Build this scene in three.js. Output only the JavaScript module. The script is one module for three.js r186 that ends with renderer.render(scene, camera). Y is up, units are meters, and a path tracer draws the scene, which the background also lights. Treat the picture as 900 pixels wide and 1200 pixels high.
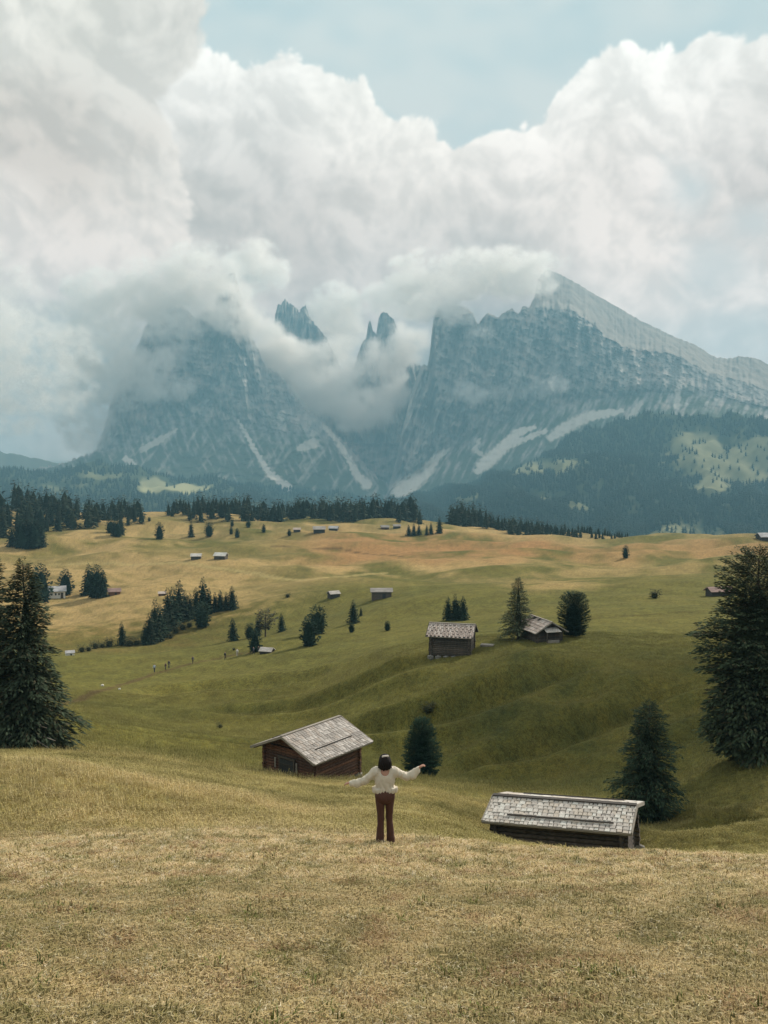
import * as THREE from 'three';
import { mergeGeometries } from 'three/addons/utils/BufferGeometryUtils.js';
import { createNoise2D, createNoise3D } from 'simplex-noise';

// ------------------------------------------------------------------ camera, sky, sun, exposure
const F = 1039.2, PITCH = Math.atan(60 / F);            // focal length in photo pixels (900 x 1200), tilt below level
const camera = new THREE.PerspectiveCamera(60, 0.75, 0.1, 60000);
camera.position.set(0, 0, 0);
camera.rotation.x = -PITCH;
const scene = new THREE.Scene();
const renderer = new THREE.WebGLRenderer({ antialias: true });
renderer.toneMapping = THREE.LinearToneMapping;
renderer.toneMappingExposure = 1.17;
renderer.shadowMap.enabled = true;

const SUN_DIR = new THREE.Vector3(0.57, 0.57, -0.59).normalize();
const sun = new THREE.DirectionalLight(new THREE.Color(1.0, 0.9, 0.78), 5.0);
sun.name = 'sun';
sun.position.copy(SUN_DIR).multiplyScalar(4000);
sun.castShadow = true;
sun.shadow.radius = 3;
sun.shadow.mapSize.set(2048, 2048);
Object.assign(sun.shadow.camera, { left: -1200, right: 1200, top: 1200, bottom: -1200, near: 10, far: 9000 });
scene.add(sun, sun.target);
scene.fog = new THREE.FogExp2(new THREE.Color(0.36, 0.77, 1.0), 1.2e-4);

function rng(seed) {
  let a = seed >>> 0;
  return () => { a = (a + 0x6D2B79F5) | 0; let t = Math.imul(a ^ (a >>> 15), 1 | a); t = (t + Math.imul(t ^ (t >>> 7), 61 | t)) ^ t; return ((t ^ (t >>> 14)) >>> 0) / 4294967296; };
}
const n2 = createNoise2D(rng(11)), n3 = createNoise3D(rng(12));
const clamp = (x, a = 0, b = 1) => Math.min(b, Math.max(a, x));
const lerp = (a, b, t) => a + (b - a) * t;
const sstep = (a, b, x) => { const t = clamp((x - a) / (b - a)); return t * t * (3 - 2 * t); };
const s2l = (c) => { c /= 255; return c <= 0.04045 ? c / 12.92 : Math.pow((c + 0.055) / 1.055, 2.4); };
const lin = (r, g, b) => [s2l(r), s2l(g), s2l(b)];
const mixc = (a, b, t) => [lerp(a[0], b[0], t), lerp(a[1], b[1], t), lerp(a[2], b[2], t)];
const poly = (pts) => (x) => {                          // piecewise linear through [x, y] pairs
  if (x <= pts[0][0]) return pts[0][1];
  for (let i = 1; i < pts.length; i++) if (x <= pts[i][0]) return lerp(pts[i - 1][1], pts[i][1], (x - pts[i - 1][0]) / (pts[i][0] - pts[i - 1][0]));
  return pts[pts.length - 1][1];
};
const fbm2 = (x, y, o = 4) => { let s = 0, a = 0.5; for (let i = 0; i < o; i++) { s += a * n2(x, y); x = x * 2.03 + 17.1; y = y * 2.03 - 9.7; a *= 0.5; } return s; };
const SP = Math.sin(PITCH), CP = Math.cos(PITCH);
function dir(px, py) {                                  // direction of a photo pixel
  const x = px - 450, y = -(py - 600), fwd = F * CP + y * SP;
  return { x, y: y * CP - F * SP, z: -fwd, h: Math.hypot(x, fwd) };
}
function pointAt(px, py, r) { const d = dir(px, py), k = r / d.h; return new THREE.Vector3(d.x * k, d.y * k, d.z * k); }

// the sky: air and clouds for every direction
function makeSky() {
  const W = 4096, H = 2048, data = new Float32Array(W * H * 4);
  const bankTop = poly([[-300, 40], [0, 60], [150, 75], [228, 70], [300, 66], [345, 74], [390, 92], [440, 112], [462, 140], [500, 158], [545, 166], [590, 162], [640, 128], [672, 88], [712, 68], [760, 60], [830, 30], [900, 38], [980, 20], [1200, 60]]);
  const leftEdge = poly([[-400, 190], [-60, 236], [20, 232], [60, 226], [100, 200], [140, 198], [180, 214], [230, 228], [280, 232], [315, 222], [340, 190], [370, 150], [420, 120], [520, 110]]);
  const punch = 1.35, flat = lin(216, 214, 210);                     // a little more contrast than read by eye
  const tones = [
    [20, 30, 224, 221, 215, 1], [60, 120, 207, 202, 196, 1], [110, 60, 217, 214, 208, 1], [40, 160, 202, 195, 188, 1], [150, 115, 216, 213, 208, 1], [195, 40, 214, 211, 206, 1], [120, 205, 203, 197, 190, 1], [30, 240, 222, 219, 214, 1], [170, 235, 220, 218, 213, 1], [25, 300, 228, 225, 220, 1], [120, 310, 228, 225, 220, 1], [200, 280, 221, 219, 214, 1], [60, 365, 205, 204, 200, 1], [40, 420, 180, 183, 181, 1], [100, 445, 174, 179, 177, 1], [30, 480, 200, 201, 197, 1], [80, 505, 194, 196, 191, 1], [15, 525, 176, 187, 187, 1],
    [260, 95, 236, 235, 232, 2], [340, 105, 237, 236, 233, 2], [300, 170, 214, 213, 210, 2], [268, 245, 196, 194, 190, 2], [350, 205, 207, 205, 202, 2], [400, 150, 236, 235, 231, 2], [430, 240, 214, 212, 208, 2], [360, 290, 194, 191, 187, 2], [300, 310, 214, 212, 208, 2], [500, 200, 236, 235, 231, 2], [530, 275, 204, 202, 198, 2], [480, 298, 228, 227, 223, 2], [430, 330, 210, 209, 206, 2], [560, 235, 220, 218, 214, 2], [600, 310, 203, 202, 199, 2], [560, 342, 180, 181, 180, 2], [510, 345, 180, 182, 181, 2], [600, 200, 235, 234, 231, 2], [660, 150, 238, 237, 234, 2], [700, 215, 216, 213, 209, 2], [640, 240, 214, 212, 208, 2], [690, 265, 236, 235, 231, 2], [780, 190, 228, 226, 223, 2], [800, 100, 238, 237, 234, 2], [885, 140, 218, 216, 213, 2], [870, 235, 204, 201, 198, 2], [760, 290, 222, 220, 216, 2], [760, 350, 236, 235, 231, 2], [850, 290, 228, 226, 222, 2], [880, 390, 234, 234, 231, 2],
  ].map(([x, y, r, g, b, k]) => [x, y, ...lin(r, g, b).map((v, i) => flat[i] + (v - flat[i]) * punch), k]);
  const liftLow = [1.46, 1.15, 1.05], liftHigh = [1.11, 1.07, 1.02];
  const glow = lin(232, 230, 226), grey = lin(186, 184, 182), mean = lin(214, 211, 207);
  const blue = lin(160, 192, 204), pale = lin(208, 216, 217);
  const bill = (x, y, z, o) => { let s = 0, a = 0.5; for (let i = 0; i < o; i++) { s += a * (2.3 * Math.abs(n3(x, y, z)) - 0.75); x *= 2.1; y *= 2.1; z = z * 2.1 + 3.7; a *= 0.57; } return s; };
  let below = [0, 0, 0];
  for (let row = H / 2 - 24; row < H; row++) {
    const el = ((row + 0.5) / H - 0.5) * Math.PI, ce = Math.cos(el), y = Math.sin(el);
    for (let col = 0; col < W; col++) {
      const az = ((col + 0.5) / W - 0.5) * 2 * Math.PI, x = Math.cos(az) * ce, z = Math.sin(az) * ce;
      const zc = y * SP - z * CP * 1, fwd = -z * CP - y * SP;   // along the lens
      let px = -9999, py = -9999, win = 0;
      if (fwd > 0.3) {
        px = 450 + (F * x) / fwd; py = 600 - (F * (y * CP - z * SP)) / fwd;
        win = sstep(-420, -60, px) * (1 - sstep(960, 1320, px)) * sstep(-420, -60, py);
      }
      const near = win > 0, o = near ? 6 : 3;
      // rounded heads: displace the outline by billows
      const wx = near ? x + 0.012 * n3(x * 8, y * 8, z * 8 + 11) : x, wy = near ? y + 0.012 * n3(x * 8 + 6, y * 8, z * 8) : y;
      const b1 = bill(wx * 5.2, wy * 5.2, z * 5.2, o), b2 = near ? bill(wx * 5.2 + 0.045, wy * 5.2 + 0.06, z * 5.2 - 0.01, o) : b1 - 0.02;
      const f1 = n3(x * 2.1 + 5, y * 3.4, z * 2.1), f2 = near ? n3(x * 9 + 5, y * 12, z * 9) * 0.6 + n3(x * 23, y * 30, z * 23 + 4) * 0.3 : 0;
      const outside = (f1 * 0.7 + n3(x * 4.6, y * 6, z * 4.6 + 9) * 0.35 + 0.30) * 150 + b1 * 40;
      let bank = outside, left = -999, gap = 0;
      if (near) {
        bank = lerp(outside, py - bankTop(px) + b1 * 26 + f2 * 5, win);
        gap = win * sstep(-30, 62, Math.max(62 - Math.hypot((px - 832) * 1.1, (py - 316) * 1.5), 60 - Math.hypot((px - 868) * 0.8, (py - 384) * 2.2), 50 - Math.hypot(px - 890, (py - 262) * 1.8), 44 - Math.hypot((px - 812) * 1.4, (py - 225) * 1.4)) - b1 * 34 - f2 * 26) * 0.72;
        left = lerp(-120, leftEdge(py) - px + b1 * 20 + f2 * 6, win);
      }
      const aBank = sstep(-2, 6, bank) * (1 - gap), aLeft = sstep(-3, 8, left);
      // air with thin high cloud
      const veil = clamp(0.45 + 0.55 * n3(x * 6 + 2, y * 14, z * 6) + 0.35 * n3(x * 17, y * 34, z * 17) + (near ? win * (0.5 * Math.exp(-(((px - 560) / 110) ** 2) - ((py - 70) / 70) ** 2) - 0.5 * Math.exp(-(((px - 700) / 60) ** 2) - ((py - 40) / 40) ** 2)) : 0));
      let c = mixc(mixc(blue, pale, 0.25 + 0.5 * sstep(0.75, 0.1, y)), pale, veil * 0.75);
      const relief = clamp((b1 - b2) * 2.6, -1, 1), soft = n3(x * 7, y * 9, z * 7 + 3) * 0.5 + n3(x * 15, y * 19, z * 15) * 0.25;
      const cloud = (kind, depth) => {
        let col = mixc(mean, soft + f1 * 0.5 > 0 ? glow : grey, clamp(Math.abs(soft + f1 * 0.5)));
        if (near) {
          let sw = 1e-4, s = [0, 0, 0];
          const jx = px + 22 * n3(x * 12, y * 12, z * 12) + 4 * n3(x * 30, y * 30, z * 30), jy = py + 22 * n3(x * 12 + 40, y * 12, z * 12) + 4 * n3(x * 30 + 9, y * 30, z * 30);
          for (const t of tones) {
            if (t[5] !== kind) continue;
            const d2 = (t[0] - jx) ** 2 + (t[1] - jy) ** 2, w = Math.exp(-d2 / 3200) + 1e-5 / (1 + d2 / 4000);
            sw += w; s[0] += w * t[2]; s[1] += w * t[3]; s[2] += w * t[4];
          }
          col = mixc(col, [s[0] / sw, s[1] / sw, s[2] / sw], win);
        }
        const rim = Math.exp(-Math.max(0, depth) / 26) * 0.07, k = 1 + rim + relief * 0.125 + soft * 0.02;
        return [col[0] * k, col[1] * k, col[2] * k];
      };
      if (aBank > 0) c = mixc(c, cloud(2, bank), aBank);
      if (aLeft > 0) c = mixc(c, cloud(1, left), aLeft);
      const i = (row * W + col) * 4;
      const lw = sstep(0.10, 0.45, y); for (let k = 0; k < 3; k++) data[i + k] = c[k] * lerp(liftLow[k], liftHigh[k], lw); data[i + 3] = 1;
      if (row === H / 2 + 20) for (let k = 0; k < 3; k++) below[k] += c[k] * liftLow[k] / W;
    }
  }
  for (let i = 0; i < (H / 2) * W; i++) { data[i * 4] = below[0] * 0.5; data[i * 4 + 1] = below[1] * 0.5; data[i * 4 + 2] = below[2] * 0.5; data[i * 4 + 3] = 1; }
  const t = new THREE.DataTexture(data, W, H, THREE.RGBAFormat, THREE.FloatType);
  t.mapping = THREE.EquirectangularReflectionMapping; t.magFilter = THREE.LinearFilter; t.minFilter = THREE.LinearFilter; t.needsUpdate = true;
  return t;
}
scene.background = makeSky();
scene.environment = scene.background;

// ------------------------------------------------------------------ helpers for things
const used = {};
function numbered(name) { const n = used[name] = (used[name] ?? -1) + 1; return n ? `${name}_${String(n).padStart(3, '0')}` : name; }
function tag(o, label, category, group) { o.userData.label = label; o.userData.category = category; if (group) o.userData.group = group; return o; }
function thing(name, label, category, pos, turn = 0, group) {
  const g = new THREE.Group(); g.name = numbered(name); scene.add(g);
  if (pos) g.position.copy(pos);
  g.rotation.y = turn;
  return tag(g, label, category, group);
}
function part(name, geometry, material, parent) { const m = new THREE.Mesh(geometry, material); m.name = name; m.castShadow = m.receiveShadow = true; parent.add(m); return m; }
function structure(name, geometry, material, label, category) {
  const m = new THREE.Mesh(geometry, material); m.name = numbered(name); m.castShadow = m.receiveShadow = true; scene.add(m);
  m.userData.kind = 'structure'; m.userData.label = label; m.userData.category = category; return m;
}
function stuff(name, geometry, material, matrices, colors, label, category) {
  const m = new THREE.InstancedMesh(geometry, material, matrices.length); m.name = numbered(name);
  matrices.forEach((x, i) => m.setMatrixAt(i, x));
  if (colors) colors.forEach((c, i) => m.setColorAt(i, c));
  m.castShadow = m.receiveShadow = true; scene.add(m);
  m.userData.kind = 'stuff'; m.userData.label = label; m.userData.category = category; return m;
}
const rgb = (r, g, b) => new THREE.Color().setRGB(r, g, b);
class Soup {                                            // loose triangles with colours
  constructor() { this.p = []; this.c = []; }
  tri(a, b, c, col) { this.p.push(...a, ...b, ...c); this.c.push(...col, ...col, ...col); }
  quad(a, b, c, d, col) { this.tri(a, b, c, col); this.tri(a, c, d, col); }
  cone(x, y0, z, r0, y1, r1, n, col) {
    for (let i = 0; i < n; i++) {
      const a = (i / n) * 6.2832, b = ((i + 1) / n) * 6.2832;
      this.quad([x + r0 * Math.cos(a), y0, z + r0 * Math.sin(a)], [x + r1 * Math.cos(a), y1, z + r1 * Math.sin(a)], [x + r1 * Math.cos(b), y1, z + r1 * Math.sin(b)], [x + r0 * Math.cos(b), y0, z + r0 * Math.sin(b)], col);
    }
  }
  limb(a, b, ra, rb, n, col) {
    const d = new THREE.Vector3(b[0] - a[0], b[1] - a[1], b[2] - a[2]).normalize(), u = new THREE.Vector3(0.3, 0.1, 1).cross(d).normalize(), v = d.clone().cross(u);
    const at = (o, r, k) => { const t = (k / n) * 6.2832, cs = Math.cos(t) * r, sn = Math.sin(t) * r; return [o[0] + u.x * cs + v.x * sn, o[1] + u.y * cs + v.y * sn, o[2] + u.z * cs + v.z * sn]; };
    for (let i = 0; i < n; i++) this.quad(at(a, ra, i), at(a, ra, i + 1), at(b, rb, i + 1), at(b, rb, i), col);
  }
  build() {
    const g = new THREE.BufferGeometry();
    g.setAttribute('position', new THREE.Float32BufferAttribute(this.p, 3));
    g.setAttribute('color', new THREE.Float32BufferAttribute(this.c, 3));
    g.computeVertexNormals(); return g;
  }
}

// ------------------------------------------------------------------ the land
// where the ground lies along nine bearings (photo column) at each distance, read as photo rows
const COL0 = -60, COLD = 135;
const LAND = [
  [5,    [1205, 1200, 1200, 1200, 1200, 1200, 1200, 1200, 1205]],
  [8,    [1083, 1082, 1080, 1080, 1080, 1082, 1084, 1086, 1090]],
  [12, [1026, 1023, 1020, 1019, 1022, 1027, 1031, 1035, 1038]],
  [16, [1004, 995, 987, 984, 989, 1002, 1007, 1008, 1011]],
  [19, [999, 988, 978, 978, 986, 1003, 1011, 1012, 1014]],
  [23, [957, 957, 965, 971, 982, 1005, 1014, 1016, 1017]],
  [28, [899, 907, 937, 960, 974, 1003, 1014, 1017, 1018]],
  [34, [892, 898, 923, 947, 961, 993, 1009, 1015, 1017]],
  [40, [893, 897, 914, 937, 950, 993, 1005, 1008, 1010]],
  [46, [892, 894, 908, 930, 941, 990, 1001, 998, 1000]],
  [54, [884, 886, 900, 920, 928, 962, 981, 968, 960]],
  [62, [877, 878, 892, 911, 917, 937, 952, 918, 905]],
  [70,   [ 871,  870,  884,  903,  910,  926,  926,  884,  872]],
  [80,   [ 862,  861,  876,  893,  908,  918,  896,  856,  845]],
  [92,   [ 852,  850,  868,  884,  896,  886,  862,  832,  820]],
  [105,  [ 843,  840,  858,  870,  848,  828,  824,  806,  796]],
  [118,  [ 834,  830,  848,  848,  795,  776,  782,  778,  770]],
  [135,  [ 824,  820,  832,  818,  764,  750,  755,  755,  750]],
  [160,  [ 808,  803,  806,  787,  750,  736,  735,  735,  732]],
  [200,  [ 788,  780,  778,  758,  738,  720,  715,  715,  712]],
  [225,  [ 772,  768,  762,  746,  722,  710,  706,  706,  704]],
  [250,  [ 766,  764,  758,  738,  704,  702,  698,  698,  697]],
  [320,  [ 738,  735,  716,  700,  686,  684,  682,  680,  680]],
  [420,  [ 705,  704,  682,  674,  667,  666,  663,  657,  655]],
  [550,  [ 662,  660,  650,  646,  645,  645,  647,  640,  640]],
  [700,  [ 622,  622,  624,  623,  622,  632,  634,  633,  634]],
  [850,  [ 600,  605,  606,  609,  612,  627,  629,  630,  631]],
  [1000, [ 597,  604,  605,  608,  612,  628,  631,  632,  633]],
  [1300, [ 603,  615,  618,  622,  632,  650,  655,  655,  655]],
  [2000, [ 640,  660,  665,  670,  680,  690,  695,  695,  695]],
  [3200, [ 655,  665,  670,  670,  672,  675,  675,  675,  675]],
  [6500, [ 606,  606,  606,  606,  606,  606,  606,  606,  606]],
  [13000, [ 573, 573,  573,  573,  573,  573,  573,  573,  573]],
];
const LNR = LAND.map((row) => Math.log(row[0]));
const cat = (a, b, c, d, t) => b + 0.5 * t * (c - a + t * (2 * a - 5 * b + 4 * c - d + t * (3 * (b - c) + d - a)));
function landRow(px, lr) {
  let i = 0; while (i < LNR.length - 2 && lr > LNR[i + 1]) i++;
  const t = clamp((lr - LNR[i]) / (LNR[i + 1] - LNR[i]));
  const cx = clamp((px - COL0) / COLD, 0, 7.9999), j = Math.floor(cx), u = cx - j;
  const val = (k) => { const v = LAND[clamp(k, 0, LAND.length - 1)][1]; return cat(v[Math.max(0, j - 1)], v[j], v[j + 1], v[Math.min(8, j + 2)], u); };
  return cat(val(i - 1), val(i), val(i + 1), val(i + 2), t);
}
// soft gullies on the far side of the hollow, as [photo column, distance] runs: depth, half width in metres
const GULLIES = [
  { pts: [[720, 121], [640, 112.5], [575, 108], [515, 105], [450, 104], [370, 106]], w: 3.1, d: 2.3 },
  { pts: [[840, 112], [760, 103], [690, 96], [625, 91], [570, 88], [520, 87]], w: 2.8, d: 2.2 },
  { pts: [[520, 128], [440, 125], [360, 126], [280, 130], [200, 136]], w: 3.4, d: 1.5 },
  { pts: [[400, 150], [320, 152], [240, 156], [150, 152]], w: 4.0, d: 1.1 },
  { pts: [[900, 92], [830, 85], [780, 80], [730, 77]], w: 2.6, d: 1.4 },
  { pts: [[900, 56], [850, 53.5], [805, 53], [770, 55]], w: 1.8, d: 1.3 },
  { pts: [[60, 82], [150, 84], [230, 88], [300, 92], [360, 95]], w: 3.0, d: 1.5 },
].map((g) => ({ ...g, pts: g.pts.map(([px, r]) => { const a = Math.atan((px - 450) / F); return [r * Math.sin(a), -r * Math.cos(a)]; }) }));
function nearLine(pts, x, z) {
  let best = 1e9, along = 0;
  for (let i = 1; i < pts.length; i++) {
    const [ax, az] = pts[i - 1], dx = pts[i][0] - ax, dz = pts[i][1] - az, t = clamp(((x - ax) * dx + (z - az) * dz) / (dx * dx + dz * dz));
    const d = Math.hypot(x - ax - dx * t, z - az - dz * t);
    if (d < best) { best = d; along = (i - 1 + t) / (pts.length - 1); }
  }
  return [best, along];
}
const pxOf = (x, z) => 450 + F * Math.tan(clamp(Math.atan2(x, -z), -1.0, 1.0));
function ground(x, z) {
  const r = Math.hypot(x, z), rr = Math.max(r, 5), px = pxOf(x, z);
  const py = landRow(px, Math.log(rr)), d = dir(clamp(px, -60, 1020), py);
  let y = (d.y / d.h) * rr;
  if (r < 5) y = lerp(-1.62, y, r / 5);
  const wm = sstep(24, 60, r) * (1 - sstep(1200, 1800, r));
  y += wm * (n2(x * 0.035, z * 0.035) * 0.35 * sstep(40, 120, r) + n2(x * 0.011 + 7, z * 0.011) * 0.012 * Math.min(r, 700) * 0.5 * sstep(90, 300, r));
  y += 0.10 * n2(x * 0.16, z * 0.16) * sstep(5, 12, r) * (1 - sstep(200, 400, r)) + 0.03 * n2(x * 0.7, z * 0.7) * (1 - sstep(40, 90, r));
  if (r > 45 && r < 180) for (const g of GULLIES) {
    const [d0, al] = nearLine(g.pts, x, z);
    if (d0 < g.w * 3.5) { const q = d0 / (g.w * (0.85 + 0.3 * n2(x * 0.05, z * 0.05 + 30))), e = sstep(0, 0.16, al) * (1 - sstep(0.82, 1, al)); y += e * g.d * (-Math.exp(-q * q) + 0.6 * Math.exp(-(((q - 2.0) * 1.1) ** 2))); }
  }
  return y;
}
function place(px, r, py = 700) { const d = dir(px, py), x = (d.x / d.h) * r, z = (d.z / d.h) * r; return new THREE.Vector3(x, ground(x, z), z); }
function hit(px, py, r0 = 6, r1 = 1400) {               // where the sight line of a photo pixel meets the ground
  const d = dir(px, py), ux = d.x / d.h, uz = d.z / d.h, s = d.y / d.h;
  let a = r0;
  for (let r = r0; r < r1; r *= 1.006) {
    if (s * r <= ground(ux * r, uz * r)) {
      let b = r; for (let k = 0; k < 14; k++) { const m = (a + b) / 2; if (s * m <= ground(ux * m, uz * m)) b = m; else a = m; }
      return new THREE.Vector3(ux * b, ground(ux * b, uz * b), uz * b);
    }
    a = r;
  }
  return null;
}
const distOf = (p) => Math.hypot(p.x, p.z);

// colours of the meadow: straw on the near slope, olive in the hollow, tan and rust on the far pasture
const C_STRAW = [0.36, 0.285, 0.15], C_GOLD = [0.29, 0.24, 0.105], C_OLIVE = [0.170, 0.150, 0.050], C_GREEN = [0.122, 0.120, 0.040], C_TAN = [0.47, 0.325, 0.175], C_RUST = [0.38, 0.205, 0.105], C_LUSH_SHADE = [0.060, 0.068, 0.028], C_BROWN = [0.20, 0.125, 0.055], C_MOSS = [0.19, 0.17, 0.055];
const trail = [[70, 826], [100, 816], [140, 803], [180, 789], [225, 777], [270, 768], [300, 764]];
let TRAIL = null;
const FARTRACKS = [];
function meadow(x, z) {
  const r = Math.hypot(x, z), px = pxOf(x, z), lr = Math.log(Math.max(r, 2)), py = landRow(px, lr);
  const a = fbm2(x * 0.02, z * 0.02, 4), b = fbm2(x * 0.11 + 40, z * 0.11, 4), c = fbm2(x * 0.5, z * 0.5 + 20, 3);
  let col = mixc(C_OLIVE, C_GREEN, clamp(0.45 + 0.9 * a + 0.5 * b));
  col = mixc(col, C_MOSS, clamp(0.25 + 0.8 * b + 0.5 * c) * 0.7);
  // greener sward in the hollow, with its shade painted in as darker colour
  const lushShade = sstep(66, 84, r) * (1 - sstep(112, 132, r)) * sstep(470, 600, px);
  col = mixc(col, C_LUSH_SHADE, lushShade * clamp(0.42 + 0.9 * a + 0.8 * b + 0.4 * c));
  const nearw = 1 - sstep(17.5, 24, r + 3 * b);
  col = mixc(col, mixc(C_STRAW, C_GOLD, clamp(0.4 + c)), nearw);
  const mound = sstep(19, 23, r) * (1 - sstep(33, 46, r)) * (1 - sstep(330, 520, px));
  col = mixc(col, mixc(C_GOLD, C_STRAW, clamp(0.5 + b)), mound * 0.9);
  const shelf = sstep(20, 28, r) * (1 - sstep(58, 74, r));
  col = mixc(col, C_GOLD, clamp(shelf * (0.62 + 0.7 * b + 0.3 * c) * (1 - mound) * (1 - 0.6 * sstep(640, 800, px))));
  if (r > 150) {
    // dry pasture: streaks that run across the slope
    const s1 = fbm2(px * 0.006 + 3, py * 0.045, 4), s2 = fbm2(px * 0.02, py * 0.13 + 8, 3);
    let tan = sstep(300, 430, r) * (1 - sstep(900, 1200, r)) * clamp(0.50 + 1.5 * s1 + 0.8 * s2) * (1 - 0.25 * sstep(560, 700, px));
    tan = Math.max(tan, sstep(285, 330, r + 30 * b) * (1 - sstep(500, 640, r)) * (1 - sstep(230, 420, px)) * clamp(0.9 + 0.7 * s2));
    tan = Math.max(tan, sstep(660, 760, r) * (1 - sstep(200, 330, px)) * clamp(0.75 + s1));
    tan = Math.max(tan, 0.8 * sstep(255, 300, r) * (1 - sstep(360, 420, r)) * sstep(560, 640, px) * (1 - sstep(660, 760, px)) * clamp(0.6 + s1 + s2));
    tan *= 1 - 0.6 * sstep(215, 260, px) * (1 - sstep(330, 390, px)) * sstep(480, 540, r) * (1 - sstep(620, 700, r)) * 0.8;
    col = mixc(col, C_TAN, clamp(tan) * 0.9);
    const rust = sstep(430, 520, r + 60 * s1) * (1 - sstep(600, 720, r - 50 * s2)) * sstep(300, 420, px) * clamp(0.78 + 1.2 * s1 + 0.9 * s2) * (px > 640 ? 1 - 0.4 * sstep(640, 700, px) : 1);
    col = mixc(col, C_RUST, clamp(rust) * 0.85);
    const brown = sstep(240, 262, r) * (1 - sstep(300, 345, r)) * (1 - sstep(190, 330, px)) * clamp(0.6 + s2);
    col = mixc(col, C_BROWN, brown * 0.45);
    const k = 1 + 0.12 * s2; col = [col[0] * k, col[1] * k, col[2] * k];
  }
  if (TRAIL && r > 110 && r < 260 && px < 340) { const [d0] = nearLine(TRAIL, x, z); col = mixc(col, [0.13, 0.09, 0.05], 0.8 * (1 - sstep(0.35, 1.1, d0 + 0.5 * c))); }
  for (const t of FARTRACKS) if (Math.abs(r - t.r) < t.s) { const [d0] = nearLine(t.pts, x, z); col = mixc(col, t.c, 0.7 * (1 - sstep(t.w * 0.5, t.w, d0))); }
  const k = 1 + 0.22 * b + 0.14 * c; return [col[0] * k, col[1] * k, col[2] * k];
}
TRAIL = trail.map(([px, py]) => { const p = hit(px, py, 100, 300) ?? place(px, 180, py); return [p.x, p.z]; });
for (const [pts, w, c] of [
  [[[60, 662], [130, 659], [220, 660], [300, 672], [360, 680], [450, 672]], 3.0, [0.46, 0.36, 0.19]],
  [[[320, 640], [400, 643], [470, 652]], 2.0, [0.12, 0.07, 0.04]],
  [[[690, 725], [760, 720], [840, 716]], 1.0, [0.10, 0.085, 0.03]],
  [[[120, 600], [220, 612], [330, 618]], 2.0, [0.40, 0.30, 0.15]],
]) {
  const q = pts.map(([px, py]) => hit(px, py, 60)).filter(Boolean), ds = q.map(distOf), m = ds.reduce((u, v) => u + v, 0) / ds.length;
  FARTRACKS.push({ pts: q.map((p) => [p.x, p.z]), r: m, s: Math.max(...ds.map((v) => Math.abs(v - m))) + 20, w, c });
}

function speckle(size, seed, fn) {
  const data = new Uint8Array(size * size * 4), n = createNoise3D(rng(seed)), R = size / (2 * Math.PI);
  // tileable: two circles share the seam by blending
  for (let y = 0; y < size; y++) for (let x = 0; x < size; x++) {
    const v = fn(x, y, n), i = (y * size + x) * 4;
    data[i] = data[i + 1] = data[i + 2] = 255; data[i + 3] = 255;
    if (v.length) { data[i] = v[0]; data[i + 1] = v[1]; data[i + 2] = v[2]; } else data[i] = data[i + 1] = data[i + 2] = v;
  }
  const t = new THREE.DataTexture(data, size, size); t.wrapS = t.wrapT = THREE.RepeatWrapping; t.magFilter = THREE.LinearFilter; t.minFilter = THREE.LinearMipmapLinearFilter; t.generateMipmaps = true; t.needsUpdate = true;
  return t;
}
function tileNoise(size, cells, seed) {                 // periodic value noise
  const q = rng(seed), v = Array.from({ length: cells * cells }, q);
  return (x, y) => { const u = (x / size) * cells, w = (y / size) * cells, i = Math.floor(u), j = Math.floor(w), a = u - i, b = w - j, s = a * a * (3 - 2 * a), t = b * b * (3 - 2 * b), at = (m, k) => v[((k + cells) % cells) * cells + ((m + cells) % cells)]; return lerp(lerp(at(i, j), at(i + 1, j), s), lerp(at(i, j + 1), at(i + 1, j + 1), s), t); };
}
const turfNoise = [[16, 1], [48, 2], [128, 3], [300, 4], [512, 5]].map(([c, s]) => tileNoise(1024, c, s));
const turfMap = speckle(1024, 3, (x, y) => { const t = turfNoise, v = 0.14 * t[0](x, y) + 0.2 * t[1](x, y) + 0.26 * t[2](x, y) + 0.25 * t[3](x, y) + 0.15 * t[4](x, y), g = t[1](y, x); const k = clamp(0.86 + (v - 0.5) * 1.1, 0.4, 1); return [255 * clamp(k * (0.96 + 0.06 * g)), 255 * clamp(k), 255 * clamp(k * (0.96 - 0.12 * g))]; });
turfMap.colorSpace = THREE.SRGBColorSpace;
const turfBump = speckle(1024, 4, (x, y) => 255 * clamp(0.5 + 1.5 * (0.2 * turfNoise[0](x, y) + 0.3 * turfNoise[1](x, y) + 0.3 * turfNoise[2](x, y) + 0.2 * turfNoise[3](x, y) - 0.5)));

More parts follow.
